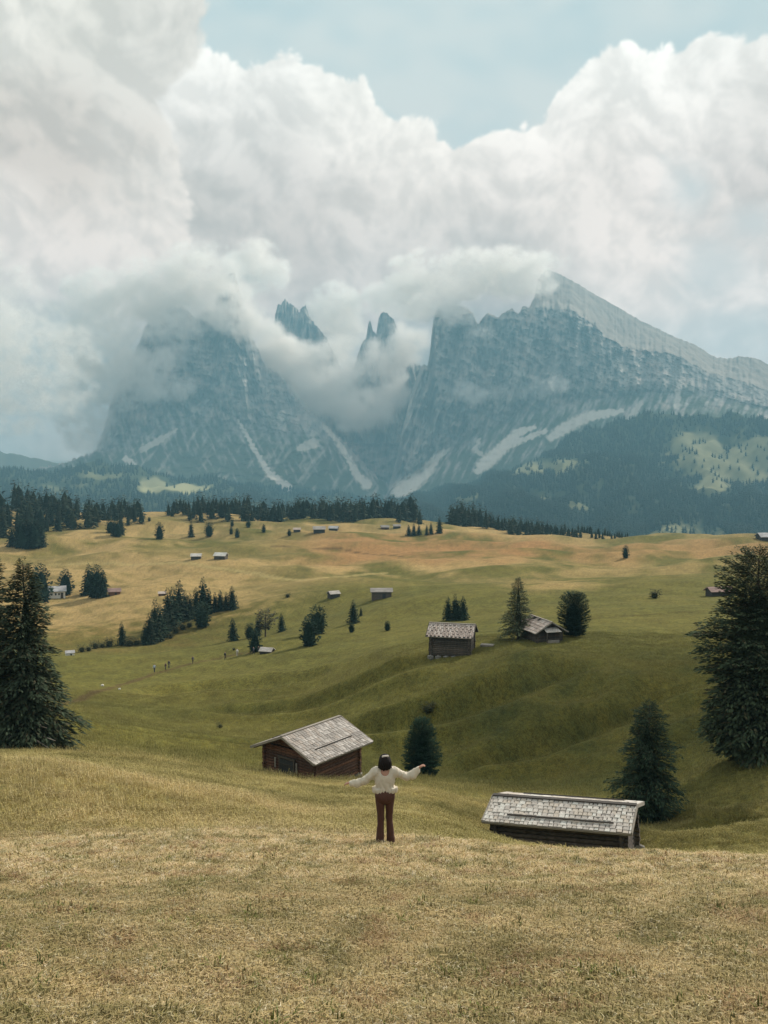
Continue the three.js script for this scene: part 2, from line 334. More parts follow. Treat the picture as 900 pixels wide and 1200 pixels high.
{
  const angles = [], rad = [];
  for (let i = 0; i <= 520; i++) angles.push(-0.5 + i / 520);
  for (let i = 1; i < 50; i++) angles.push(0.5 + (i / 50) * (2 * Math.PI - 1.0));
  for (let r = 0.4; r < 9500; r *= r < 4 ? 1.09 : r < 1300 ? 1.0095 : 1.045) rad.push(r);
  const na = angles.length, nr = rad.length, pos = new Float32Array((na * nr + 1) * 3), colr = new Float32Array((na * nr + 1) * 3), uv = new Float32Array((na * nr + 1) * 2), idx = [];
  rad.forEach((r, j) => angles.forEach((a, i) => {
    const k = j * na + i, x = r * Math.sin(a), z = -r * Math.cos(a), front = Math.abs(a) <= 0.5001;
    pos.set([x, ground(x, z), z], k * 3); uv.set([x / 9, z / 9], k * 2);
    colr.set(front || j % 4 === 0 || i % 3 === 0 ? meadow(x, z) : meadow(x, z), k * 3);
  }));
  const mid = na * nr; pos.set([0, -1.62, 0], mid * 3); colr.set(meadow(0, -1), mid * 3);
  for (let j = 0; j < nr - 1; j++) for (let i = 0; i < na; i++) { const a = j * na + i, b = j * na + ((i + 1) % na); idx.push(a, b, b + na, a, b + na, a + na); }
  for (let i = 0; i < na; i++) idx.push(mid, (i + 1) % na, i);
  const g = new THREE.BufferGeometry();
  g.setAttribute('position', new THREE.BufferAttribute(pos, 3)); g.setAttribute('color', new THREE.BufferAttribute(colr, 3)); g.setAttribute('uv', new THREE.BufferAttribute(uv, 2));
  g.setIndex(idx); g.computeVertexNormals();
  structure('meadow_ground', g, new THREE.MeshPhysicalMaterial({ vertexColors: true, map: turfMap, bumpMap: turfBump, bumpScale: 0.012, roughness: 1, specularIntensity: 0.1, side: THREE.DoubleSide }), 'rolling alpine meadow with dry straw coloured and green grass', 'meadow');
  console.log('land', na * nr, nr);
}

// ------------------------------------------------------------------ mountains and foothills: sheets strung between lines read off the photograph, each line at its own distance
const MTN = {};
function range(name, label, category, px0, px1, nu, lines, shape, paint, material, backDrop = 500) {
  const rows = [];
  lines.forEach((l, i) => { if (i) for (let k = 0; k < l.rows; k++) rows.push([i - 1, k / l.rows]); });
  rows.push([lines.length - 2, 1]);
  const nv = rows.length + 5, pos = new Float32Array((nu + 1) * nv * 3), colr = new Float32Array((nu + 1) * nv * 3), idx = [];
  const sample = (px, i, t) => {
    const a = lines[i], b = lines[i + 1], e = b.ease ? Math.pow(t, b.ease) : t;
    let py = lerp(a.py(px), b.py(px), t), r = lerp(a.r(px), b.r(px), e);
    return [py, r];
  };
  const where = (px, i, t) => { let [py, r] = sample(px, i, t); const s = shape(px, i, t, py); r += s[0]; const p = pointAt(px, py, r); p.y += s[1]; return p; };
  for (let j = 0; j < nv; j++) for (let i = 0; i <= nu; i++) {
    const px = lerp(px0, px1, i / nu), k = (j * (nu + 1) + i) * 3, q = Math.min(j, rows.length - 1), back = j - q;
    const [li, t] = rows[q], p = where(px, li, t);
    if (back) { const d = dir(px, 500), f = back * back * 90; p.x += (d.x / d.h) * f; p.z += (d.z / d.h) * f; p.y -= (back * back) / 25 * backDrop; }
    pos.set([p.x, p.y, p.z], k); colr.set(paint(px, li, t, sample(px, li, t)[0]), k);
  }
  for (let j = 0; j < nv - 1; j++) for (let i = 0; i < nu; i++) { const a = j * (nu + 1) + i, b = a + 1, c = a + nu + 1, d = c + 1; idx.push(a, b, d, a, d, c); }
  const g = new THREE.BufferGeometry();
  g.setAttribute('position', new THREE.BufferAttribute(pos, 3)); g.setAttribute('color', new THREE.BufferAttribute(colr, 3)); g.setIndex(idx); g.computeVertexNormals();
  structure(name, g, material, label, category);
  return where;
}
const at = (v) => () => v;
const rockMat = new THREE.MeshPhysicalMaterial({ vertexColors: true, roughness: 1, specularIntensity: 0.1, side: THREE.DoubleSide });
const ridged = (x, y, o) => { let s = 0, a = 0.5; for (let i = 0; i < o; i++) { s += a * (1 - 2 * Math.abs(n2(x, y))); x = x * 2.07 + 5.3; y = y * 2.07 + 1.7; a *= 0.55; } return s; };
const jag = (f, amp, freq, seed) => (px) => f(px) + amp * (ridged(px * freq, seed, 4));
const ROCK = [0.235, 0.22, 0.205], ROCK_PALE = [0.46, 0.42, 0.38], ROCK_PINK = [0.44, 0.34, 0.29], SCREE = [0.66, 0.59, 0.52], SCRUB = [0.055, 0.065, 0.030], GRASSY = [0.24, 0.23, 0.10];
function streak(px, py, pts) {                          // pts: [px, py, half width]; 1 on the line, 0 outside
  let v = 0;
  for (let i = 1; i < pts.length; i++) {
    const [ax, ay, aw] = pts[i - 1], [bx, by, bw] = pts[i], dx = bx - ax, dy = by - ay, t = clamp(((px - ax) * dx + (py - ay) * dy) / (dx * dx + dy * dy));
    const w = lerp(aw, bw, t), d = Math.hypot(px - ax - dx * t, py - ay - dy * t) + 1.6 * n2(px * 0.15, py * 0.15);
    v = Math.max(v, 1 - sstep(w * 0.55, w * 1.2, d));
  }
  return v;
}
function rock(px, py, tilt, dip = 0) {                             // upright streaks, ledges and broad beds of paler and pinker stone
  const x = px + tilt * py * 0.25, seam = fbm2(x * 0.15, py * 0.04, 4), fine = fbm2(x * 0.45, py * 0.22, 3), bed = fbm2(px * 0.022 + 9, (py - dip * px) * 0.09, 4), broad = fbm2(px * 0.02 + 40, py * 0.02, 3);
  let col = mixc(ROCK, ROCK_PALE, clamp(0.36 + 0.65 * seam + 0.5 * bed + 0.3 * fine + 0.5 * broad));
  return mixc(col, ROCK_PINK, clamp(broad * 1.5 + bed * 0.6 - 0.12) * 0.6);
}

// left massif, its summit lost in cloud
const leftSky = jag(poly([[20, 552], [70, 543], [100, 532], [112, 526], [122, 500], [130, 470], [140, 445], [158, 412], [172, 378], [186, 352], [205, 346], [222, 366], [230, 372], [236, 366], [250, 358], [258, 326], [266, 317], [274, 318], [279, 334], [288, 362], [296, 398], [300, 405], [303, 407], [308, 424], [313, 430], [326, 436], [345, 460], [372, 488], [398, 512], [430, 545], [450, 566], [480, 585], [500, 592]]), 4.5, 0.09, 3.1);
const leftLines = [
  { py: poly([[20, 600], [250, 606], [500, 606]]), r: at(5000) },
  { py: poly([[20, 575], [110, 552], [180, 556], [280, 566], [400, 578], [500, 598]]), r: at(5350), rows: 40 },
  { py: poly([[20, 560], [112, 532], [170, 515], [210, 503], [260, 506], [310, 510], [370, 512], [420, 548], [500, 594]]), r: at(5750), rows: 90 },
  { py: (px) => lerp(leftSky(px), 520, 0.10 * sstep(110, 160, px) * (1 - sstep(330, 400, px))), r: poly([[20, 5950], [170, 6150], [270, 6200], [340, 6100], [500, 5900]]), rows: 190 },
  { py: leftSky, r: poly([[20, 6000], [170, 6260], [270, 6330], [340, 6200], [500, 5960]]), rows: 26 },
];
MTN.left = range('mountain', 'broad grey rock massif whose summit is lost in cloud', 'mountain', 20, 500, 430, leftLines,
  (px, i, t, py) => {
    const cliff = i === 2 ? 0.35 + 0.65 * sstep(0, 0.15, t) : i === 3 ? 1 - t * 0.7 : i === 1 ? t * 0.35 : 0, lean = px - (py - 500) * 0.10;
    const lower = 1 - 0.45 * sstep(440, 500, py);
    return [-cliff * lower * (ridged(lean * 0.020, py * 0.006, 3) * 130 + ridged(lean * 0.06, py * 0.018, 3) * 46 + ridged(lean * 0.14, py * 0.05, 3) * 28 + fbm2(px * 0.035, (py - 0.12 * px) * 0.12, 4) * 34) - fbm2(px * 0.05, py * 0.09, 3) * 20, cliff * fbm2(px * 0.11, py * 0.11 + 3, 3) * 10];
  },
  (px, i, t, py) => {
    const bench = fbm2(px * 0.10 - py * 0.04, py * 0.03, 5);
    let col = rock(px, py, 0.4, 0.12);
    const green = i === 0 ? 1 : i === 1 ? clamp(1.5 - 0.8 * t + 1.6 * bench) : i === 2 ? clamp(0.65 - 2.0 * t + 1.8 * bench) * 0.8 : 0;
    col = mixc(col, SCRUB, clamp(green) * 0.92);
    let s = streak(px, py, [[278, 492, 1.5], [288, 508, 2.5], [300, 530, 3.2], [314, 553, 4.2], [338, 572, 6]]);
    s = Math.max(s, streak(px, py, [[379, 498, 2.5], [396, 518, 3.5], [409, 538, 4], [418, 556, 5], [430, 568, 7]]));
    s = Math.max(s, 0.75 * streak(px, py, [[206, 504, 2], [190, 514, 4], [168, 526, 5]]), 0.9 * streak(px, py, [[147, 537, 4], [158, 545, 4]]));
    s = Math.max(s, 0.7 * streak(px, py, [[352, 525, 5], [368, 519, 7], [374, 522, 3]]), 0.5 * streak(px, py, [[330, 485, 4], [328, 495, 5]]));
    s = Math.max(s, 0.45 * clamp(fbm2(px * 0.05 + py * 0.03, py * 0.02, 3) * 2.2 - 0.35) * (i === 1 || (i === 2 && t < 0.3) ? 1 : 0));
    return mixc(col, SCREE, s);
  }, rockMat, 700);

// broken towers far back in the gap
const gapSky = jag(poly([[285, 520], [300, 470], [312, 420], [318, 392], [322, 372], [325, 357], [331, 354], [334, 349], [338, 354], [345, 358], [349, 361], [351, 366], [354, 358], [358, 357], [361, 366], [366, 376], [374, 384], [383, 396], [395, 420], [405, 446], [410, 450], [414, 432], [418, 420], [424, 400], [429, 396], [432, 376], [434, 374], [437, 388], [441, 390], [444, 370], [449, 364], [455, 367], [461, 373], [465, 380], [470, 402], [480, 420], [495, 430], [520, 440]]), 3.0, 0.20, 8.4);
MTN.gap = range('mountain', 'jagged rock towers rising through mist in the gap between the massifs', 'mountain', 285, 520, 330, [
  { py: at(585), r: at(6300) }, { py: at(520), r: at(6550), rows: 50 }, { py: (px) => lerp(gapSky(px), 500, 0.1), r: at(6900), rows: 130 }, { py: gapSky, r: at(6960), rows: 16 },
], (px, i, t, py) => { const c = i >= 1 ? 1 : 0.3; return [-c * (ridged(px * 0.05, py * 0.012, 3) * 90 + ridged(px * 0.15, py * 0.03, 3) * 50), 0]; },
(px, i, t, py) => mixc(rock(px, py, 0.2), SCRUB, i === 0 ? clamp(0.8 - 0.8 * t + fbm2(px * 0.06, py * 0.1, 3)) : 0), rockMat, 700);

// right massif: fluted cliffs below a smooth tilted slab
const rightSky = jag(poly([[440, 590], [455, 572], [464, 540], [470, 512], [476, 486], [483, 458], [490, 438], [493, 429], [497, 426], [501, 429], [504, 412], [506, 388], [509, 366], [515, 359], [530, 357], [545, 360], [554, 366], [560, 380], [564, 374], [572, 366], [584, 372], [590, 366], [600, 361], [608, 368], [613, 358], [620, 360], [626, 348], [630, 328], [636, 317], [642, 314], [652, 319], [670, 328], [690, 340], [720, 357], [750, 375], [790, 394], [815, 404], [838, 418], [852, 420], [868, 417], [885, 419], [900, 426], [940, 444], [1000, 470], [1060, 500]]), 1.6, 0.12, 5.2);
const slabEdge = jag(poly([[440, 590], [504, 410], [510, 372], [560, 364], [600, 364], [626, 360], [645, 362], [668, 362], [690, 374], [712, 396], [740, 408], [780, 412], [800, 418], [830, 436], [870, 446], [900, 456], [1060, 520]]), 3.5, 0.035, 9.7);
const rightLines = [
  { py: poly([[440, 606], [700, 606], [1060, 606]]), r: at(4700) },
  { py: poly([[440, 604], [470, 590], [540, 572], [620, 545], [700, 515], [800, 505], [900, 510], [1060, 540]]), r: at(5000), rows: 30 },
  { py: poly([[440, 600], [458, 575], [520, 535], [580, 500], [640, 482], [690, 470], [760, 462], [820, 462], [900, 480], [1060, 530]]), r: at(5450), rows: 80 },
  { py: (px) => Math.max(slabEdge(px), rightSky(px) + 1.5), r: poly([[440, 5650], [510, 5900], [640, 5900], [760, 5780], [1060, 5650]]), rows: 190 },
  { py: rightSky, r: poly([[440, 5700], [510, 6050], [620, 6150], [642, 6500], [700, 6500], [840, 6350], [1060, 6000]]), rows: 60 },
];
MTN.right = range('mountain', 'pale rock massif with fluted cliffs below a long sloping slab', 'mountain', 440, 1060, 540, rightLines,
  (px, i, t, py) => {
    const cliff = i === 2 ? 0.3 + 0.7 * sstep(0, 0.15, t) : i === 3 ? (1 - sstep(0, 0.2, t)) * 0.97 + 0.03 : i === 1 ? t * 0.3 : 0, lean = px + (py - 420) * 0.08;
    const left = 1 - 0.55 * sstep(700, 840, px);
    return [-cliff * left * (ridged(lean * 0.017 + 3, py * 0.005, 3) * 150 + ridged(lean * 0.055, py * 0.014, 3) * 62 + ridged(lean * 0.13, py * 0.05, 3) * 34 + fbm2(px * 0.035, (py - 0.42 * px) * 0.11, 4) * 34) - fbm2(px * 0.05, py * 0.09, 3) * 16, i === 3 ? Math.sqrt(t * (1 - t)) * fbm2(px * 0.07, t * 2.5 + px * 0.02, 4) * 22 : 0];
  },
  (px, i, t, py) => {
    const bench = fbm2(px * 0.095 + 20 + py * 0.05, py * 0.03, 5);
    let col = rock(px, py, -0.3, 0.42);
    if (i === 3) col = mixc(col, mixc([0.35, 0.305, 0.265], [0.26, 0.23, 0.205], clamp(0.5 + 1.1 * fbm2(px * 0.03, t * 5 + px * 0.01, 5))), 0.25 + 0.75 * sstep(628, 660, px));
    const green = i === 0 ? 1 : i === 1 ? clamp(1.35 - 0.9 * t + 1.7 * bench) : i === 2 ? clamp(0.5 - 2.2 * t + 1.6 * bench) * 0.75 : 0;
    col = mixc(col, SCRUB, clamp(green) * 0.9);
    let s = streak(px, py, [[526, 526, 2], [512, 536, 5], [496, 556, 9], [470, 576, 13]]);
    s = Math.max(s, streak(px, py, [[626, 500, 3], [606, 508, 6], [588, 525, 8], [566, 545, 9]]), 0.9 * streak(px, py, [[640, 505, 3], [600, 520, 4], [560, 552, 5]]));
    s = Math.max(s, 0.85 * streak(px, py, [[728, 482, 3], [690, 488, 7], [664, 500, 8], [646, 512, 6]]), 0.6 * streak(px, py, [[752, 470, 3], [742, 486, 5], [728, 506, 5]]), 0.7 * streak(px, py, [[562, 515, 2], [556, 526, 3], [566, 534, 3]]));
    s = Math.max(s, 0.6 * streak(px, py, [[722, 425, 6], [736, 438, 9], [740, 446, 8]]), 0.5 * streak(px, py, [[700, 430, 4], [708, 446, 6]]), 0.6 * streak(px, py, [[796, 448, 3], [793, 475, 5]]), 0.4 * streak(px, py, [[480, 470, 4], [478, 500, 4]]));
    return mixc(col, SCREE, s);
  }, rockMat, 700);

// wooded foothills in front of the massifs and a dim far ridge at the left
const hillMat = new THREE.MeshPhysicalMaterial({ vertexColors: true, roughness: 1, specularIntensity: 0.1, side: THREE.DoubleSide });
const blob = (px, py, x, y, rx, ry) => 1 - sstep(0.75, 1.15, Math.hypot((px - x) / rx, (py - y) / ry) + 0.35 * fbm2(px * 0.05, py * 0.09, 3));
const clearR = (px, py) => Math.max(blob(px, py, 870, 540, 85, 26), blob(px, py, 815, 520, 34, 20), blob(px, py, 640, 545, 46, 9), blob(px, py, 600, 552, 22, 6), blob(px, py, 835, 572, 22, 10), blob(px, py, 640, 582, 30, 5) * 0.6, blob(px, py, 672, 594, 22, 4) * 0.6, blob(px, py, 806, 630, 46, 15), blob(px, py, 548, 588, 16, 4) * 0.5);
const hillR = range('wooded_hill', 'dark wooded foothills with pale clearings below the right massif', 'hill', 430, 1060, 420, [
  { py: poly([[430, 640], [1060, 660]]), r: at(2300) },
  { py: poly([[430, 612], [560, 604], [700, 598], [800, 606], [1060, 610]]), r: at(2900), rows: 50 },
  { py: poly([[430, 606], [520, 586], [600, 560], [660, 540], [720, 540], [800, 560], [900, 570], [1060, 575]]), r: at(3700), rows: 60 },
  { py: poly([[430, 602], [470, 592], [520, 576], [570, 560], [610, 548], [650, 522], [690, 506], [730, 494], [790, 487], [850, 490], [900, 496], [960, 505], [1060, 530]]), r: at(4500), rows: 70 },
], (px, i, t, py) => [0, fbm2(px * 0.012, py * 0.02, 2) * 70 * (i > 0 ? 1 : t)],
(px, i, t, py) => mixc(mixc(SCRUB, [0.035, 0.045, 0.022], clamp(0.5 + fbm2(px * 0.1, py * 0.15, 3))), mixc([0.17, 0.165, 0.085], [0.22, 0.21, 0.11], clamp(0.5 + fbm2(px * 0.06, py * 0.1, 3))), clearR(px, py)), hillMat, 500);
const clearL = (px, py) => Math.max(blob(px, py, 205, 574, 44, 7), blob(px, py, 180, 566, 18, 7) * 0.7, blob(px, py, 110, 560, 36, 4) * 0.35, blob(px, py, 60, 570, 40, 4) * 0.3);
const hillL = range('wooded_hill', 'dim wooded foothills with one pale clearing below the left massif', 'hill', -120, 520, 380, [
  { py: poly([[-120, 640], [520, 645]]), r: at(2500) },
  { py: poly([[-120, 600], [100, 596], [300, 604], [520, 614]]), r: at(3200), rows: 40 },
  { py: poly([[-120, 548], [0, 548], [40, 552], [70, 548], [110, 544], [150, 548], [200, 556], [260, 562], [330, 574], [400, 582], [460, 588], [520, 596]]), r: at(4600), rows: 80 },
], (px, i, t, py) => [0, fbm2(px * 0.012 + 7, py * 0.02, 2) * 50 * (i > 0 ? 1 : t)],
(px, i, t, py) => mixc(mixc(SCRUB, [0.035, 0.045, 0.022], clamp(0.5 + fbm2(px * 0.1, py * 0.15, 3))), [0.30, 0.285, 0.15], clearL(px, py)), hillMat, 400);
range('far_ridge', 'dim blue ridge far beyond the left end of the meadow', 'ridge', -700, 200, 220, [
  { py: at(600), r: at(7000) }, { py: jag(poly([[-700, 500], [-300, 515], [-60, 522], [0, 528], [30, 533], [70, 542], [130, 548], [200, 560]]), 3, 0.02, 2), r: at(8000), rows: 30 },
], () => [0, 0], (px, i, t, py) => mixc(SCRUB, ROCK, 0.35), hillMat, 500);
range('far_ridge', 'dim ridge far beyond the right end of the meadow', 'ridge', 1000, 1700, 120, [
  { py: at(620), r: at(6000) }, { py: jag(poly([[1000, 510], [1200, 500], [1450, 520], [1700, 510]]), 5, 0.02, 6), r: at(7500), rows: 30 },
], () => [0, 0], () => mixc(SCRUB, ROCK, 0.35), hillMat, 500);

// ------------------------------------------------------------------ trees
const barkMat = new THREE.MeshStandardMaterial({ vertexColors: true, roughness: 1 });
const needleMat = new THREE.MeshPhysicalMaterial({ vertexColors: true, roughness: 0.95, specularIntensity: 0.15, side: THREE.DoubleSide });
const farNeedleMat = new THREE.MeshPhysicalMaterial({ vertexColors: true, roughness: 0.95, specularIntensity: 0.15, side: THREE.DoubleSide });
const SHAPES = {
  spire: (t) => Math.pow(1 - t, 0.85) * (0.86 + 0.14 * Math.sin(t * 40)) * sstep(-0.06, 0.06, t),
  cone: (t) => (1 - t) * (0.55 + 0.45 * sstep(0, 0.12, t)) * 1.1,
  egg: (t) => Math.pow(Math.max(0, Math.sin(Math.PI * Math.pow(0.10 + 0.90 * t, 0.86))), 0.62),
  plump: (t) => Math.pow(Math.max(0, 1 - t), 0.58) * (0.55 + 0.45 * sstep(0, 0.24, t)) * 1.06,
  shaggy: (t) => (Math.pow(1 - t, 0.62) * (0.82 + 0.18 * Math.sin(t * 23 + 1))) * (0.6 + 0.4 * sstep(0, 0.18, t)),
  bushy: (t) => Math.pow(Math.max(0, 1 - Math.pow(Math.abs(t - 0.34) / (t < 0.34 ? 0.48 : 0.68), 1.9)), 0.62) * (0.86 + 0.14 * Math.sin(t * 17)),
  round: (t) => Math.sqrt(Math.max(0, 1 - (2 * t - 0.95) ** 2)),
};
// a conifer of height 1: needle sprays on whorled boughs round a tapered trunk
function conifer(seed, o) {
  const q = rng(seed), crown = new Soup(), wood = new Soup(), f = SHAPES[o.shape];
  const bark = o.bark ?? [0.075, 0.055, 0.042], base = o.base ?? 0.06, [gr, gg, gb] = o.green ?? [0.030, 0.046, 0.026];
  const lean = [(q() - 0.5) * 0.02, (q() - 0.5) * 0.02], rt = o.trunk ?? 0.014;
  for (let i = 0; i < 5; i++) wood.limb([lean[0] * i / 5, -0.02 + i * 0.19 * (i ? 1 : 0), lean[1] * i / 5], [lean[0] * (i + 1) / 5, (i + 1) * 0.19, lean[1] * (i + 1) / 5], rt * (1.15 - i / 5), rt * (1.15 - (i + 1) / 5), 7, bark);
  if (o.core) for (let k = 0; k < 5; k++) { const t0 = k * 0.17, t1 = (k + 1) * 0.17, c = o.core * o.rad; crown.cone(0, base + 0.02 + t0 * (0.93 - base), 0, c * f(t0 + 0.03), base + 0.02 + t1 * (0.93 - base), c * f(t1) * (k === 4 ? 0.05 : 1), 7, [gr * 0.75, gg * 0.75, gb * 0.75]); }
  const boughs = o.boughs, lobes = Array.from({ length: 12 }, () => 0.78 + 0.42 * q());
  for (let b = 0; b < boughs; b++) {
    const t = Math.pow((b + q()) / boughs, o.even ?? 1.15), az = b * 2.39996 + q() * 0.7, y0 = base + t * (0.985 - base);
    const lob = lobes[Math.floor((((az / 6.2832) % 1) * 4)) + 4 * Math.floor(t * 2.99)];
    const L = o.rad * f(t) * lerp(1, lob, o.rough ?? 0.6) * lerp(1.0, 0.78 + 0.38 * q(), o.frayed ?? 1) + 0.012, up = lerp(o.lift0 ?? -0.15, o.lift1 ?? 0.55, t) + (q() - 0.5) * 0.25, droop = (o.droop ?? 0.4) * (1 - 0.6 * t);
    if (t > 0.95 && q() < 0.6) continue;
    const ca = Math.cos(az), sa = Math.sin(az), cxl = lean[0] * y0, czl = lean[1] * y0;
    const pt = (s) => [cxl + ca * L * s, y0 + L * (up * s - droop * s * s), czl + sa * L * s];
    if (o.showBoughs) wood.limb(pt(0), pt(0.8), 0.0035 * (1.1 - t), 0.001, 3, bark);
    const n = Math.max(3, Math.round(o.sprays * (0.35 + 0.65 * L / o.rad)));
    for (let k = 0; k < n; k++) {
      const s = 0.16 + 0.84 * Math.pow((k + q()) / n, 0.85), [x, y, z] = pt(s), side = (q() - 0.5) * 2, l = o.spray * (0.6 + 0.8 * q()) * (1 - 0.35 * t - 0.35 * t ** 6), w = l * (o.wide ?? 0.34);
      const a2 = az + side * (1.25 - 0.5 * s), dx = Math.cos(a2), dz = Math.sin(a2), dy = up * 0.5 - droop * s - 0.25 * q() + (q() - 0.4) * 0.35, off = side * L * 0.22 * (1 - 0.5 * s);
      const ox = x - sa * off, oz = z + ca * off, oy = y + (q() - 0.5) * o.spray * 0.7;
      const px = -dz, pz = dx, tw = (q() - 0.5) * 1.4, k2 = 0.62 + 0.75 * q(), warm = q() < 0.12 ? 1.5 : 1;
      const col = [gr * k2 * warm, gg * k2, gb * k2];
      const tip = [ox + dx * l, oy + dy * l, oz + dz * l], m1 = [ox + dx * l * 0.45 + px * w, oy + dy * l * 0.45 + tw * w, oz + dz * l * 0.45 + pz * w], m2 = [ox + dx * l * 0.45 - px * w, oy + dy * l * 0.45 - tw * w, oz + dz * l * 0.45 - pz * w];
      crown.tri([ox, oy, oz], m1, tip, col); crown.tri([ox, oy, oz], tip, m2, col);
    }
  }
  return { crown, wood };
}
const BUILT = {};
function treeModel(key, seed, o) { const m = conifer(seed, o); BUILT[key] = { crown: m.crown.build(), wood: m.wood.build() }; return BUILT[key]; }
function whole(key, seed, o) { const m = conifer(seed, o), s = new Soup(); s.p = m.crown.p.concat(m.wood.p); s.c = m.crown.c.concat(m.wood.c); BUILT[key] = { all: s.build() }; return BUILT[key]; }
const heightOf = (p, hpx) => { const r = distOf(p), d = Math.hypot(r, p.y); return (hpx / F) * d * (d / r) * 1.0; };

// near trees, each built for itself
function bigTree(name, label, p, h, seed, o, group) {
  const m = conifer(seed, o), g = thing(name, label, 'tree', p.clone().add(new THREE.Vector3(0, -0.08, 0)), 0, group);
  part('trunk', m.wood.build(), barkMat, g); part('crown', m.crown.build(), needleMat, g);
  g.scale.setScalar(h); return g;
}
const P = (px, r, py) => place(px, r, py);
const twiggy = bigTree('spruce_tree', 'tall dark spruce with pale dead twigs at its foot', P(34, 60, 872), 12.6, 101, { shape: 'spire', rad: 0.285, boughs: 445, sprays: 88, spray: 0.030, wide: 0.17, base: 0.02, droop: 0.55, lift0: 0.0, lift1: 0.6, rough: 0.7, core: 0.31, showBoughs: true, green: [0.042, 0.059, 0.036] });
{ const q = rng(9), pale = new THREE.MeshStandardMaterial({ color: rgb(0.34, 0.31, 0.27), roughness: 1 });
  for (let i = 0; i < 9; i++) { const s = new Soup(), a = 0.6 + q() * 1.6, y = 0.02 + 0.19 * q() ** 1.5, l = 0.2 + 0.07 * q(); const c = Math.cos(a), n = Math.sin(a); s.limb([c * 0.05, y, n * 0.05], [c * l * 0.6, y - 0.006, n * l * 0.6], 0.005, 0.004, 5, [1, 1, 1]); s.limb([c * l * 0.6, y - 0.006, n * l * 0.6], [c * l + 0.03, y - 0.02 + 0.02 * q(), n * l], 0.004, 0.0015, 5, [1, 1, 1]); part('dead_branch', s.build(), pale, twiggy); } }
bigTree('spruce_tree', 'tallest spruce, pressed against the one with dead twigs', P(-14, 62, 872), 14.2, 102, { shape: 'spire', rad: 0.25, boughs: 432, sprays: 85, spray: 0.028, wide: 0.17, base: 0.02, droop: 0.55, lift0: 0.0, lift1: 0.6, rough: 0.7, core: 0.31, showBoughs: true, green: [0.048, 0.064, 0.039] });
bigTree('larch_tree', 'huge bushy conifer with drooping boughs and a bare lower trunk', P(884, 69, 878), 15.3, 103, { shape: 'bushy', rad: 0.275, boughs: 594, sprays: 105, spray: 0.025, wide: 0.2, base: 0.09, droop: 0.5, lift0: 0.1, lift1: 0.9, rough: 0.6, frayed: 0.75, core: 0.46, showBoughs: true, green: [0.050, 0.070, 0.039], trunk: 0.017 });
bigTree('spruce_tree', 'dark ragged spruce standing behind the long low hut', P(757, 59, 950), 8.2, 104, { shape: 'shaggy', rad: 0.36, boughs: 378, sprays: 102, spray: 0.031, wide: 0.17, base: 0.03, droop: 0.5, lift0: 0.0, lift1: 0.6, rough: 0.8, core: 0.34, showBoughs: true, green: [0.036, 0.059, 0.036] });
bigTree('pine_tree', 'dense dark green pine beside the wooden hut with the door', P(495, 76, 908), 5.3, 105, { shape: 'plump', rad: 0.34, boughs: 324, sprays: 102, spray: 0.039, wide: 0.17, base: 0.03, droop: 0.1, lift0: 0.2, lift1: 1.1, rough: 0.2, frayed: 0.35, core: 0.50, green: [0.025, 0.056, 0.036] });
const hutFour = hit(634, 748, 118, 200) ?? P(634, 128, 753);
bigTree('larch_tree', 'tall open larch with a visible trunk beside the gabled hut', hit(607, 749, 118, 200) ?? P(607, 128), 10.0, 106, { shape: 'spire', rad: 0.33, boughs: 229, sprays: 74, spray: 0.035, wide: 0.17, base: 0.12, droop: 0.25, lift0: -0.05, lift1: 0.5, rough: 0.9, core: 0.19, showBoughs: true, green: [0.084, 0.101, 0.056], trunk: 0.02 });
bigTree('pine_tree', 'dense egg shaped dark pine touching the gabled hut', hit(672, 746, 118, 200) ?? P(672, 130), 6.6, 107, { shape: 'egg', rad: 0.36, boughs: 324, sprays: 95, spray: 0.043, wide: 0.17, base: 0.04, droop: 0.05, lift0: 0.2, lift1: 1.2, rough: 0.2, frayed: 0.4, core: 0.50, green: [0.022, 0.046, 0.031] });

// trees in the middle distance: four kinds, copied
for (const [k, seed, o] of [
  ['fir_a', 201, { shape: 'cone', rad: 0.24, boughs: 90, sprays: 16, spray: 0.075, base: 0.04, droop: 0.4, lift0: 0, core: 0.6, green: [0.024, 0.044, 0.028] }],
  ['fir_b', 202, { shape: 'spire', rad: 0.22, boughs: 90, sprays: 16, spray: 0.070, base: 0.03, droop: 0.4, lift0: 0, core: 0.6, green: [0.028, 0.044, 0.028] }],
  ['pine_a', 203, { shape: 'plump', rad: 0.30, boughs: 90, sprays: 18, spray: 0.080, base: 0.03, droop: 0.1, lift0: 0.2, lift1: 1, core: 0.75, green: [0.020, 0.042, 0.028] }],
  ['pine_b', 204, { shape: 'egg', rad: 0.33, boughs: 90, sprays: 18, spray: 0.085, base: 0.04, droop: 0.1, lift0: 0.2, lift1: 1, core: 0.75, green: [0.024, 0.044, 0.026] }],
  ['leafy', 205, { shape: 'round', rad: 0.36, boughs: 70, sprays: 14, spray: 0.08, base: 0.30, droop: 0.1, lift0: 0.2, lift1: 0.8, core: 0, rough: 1, green: [0.075, 0.075, 0.050], trunk: 0.03, wide: 0.5, showBoughs: true }],
]) treeModel(k, seed, o);
const tq = rng(77);
const protos = {};
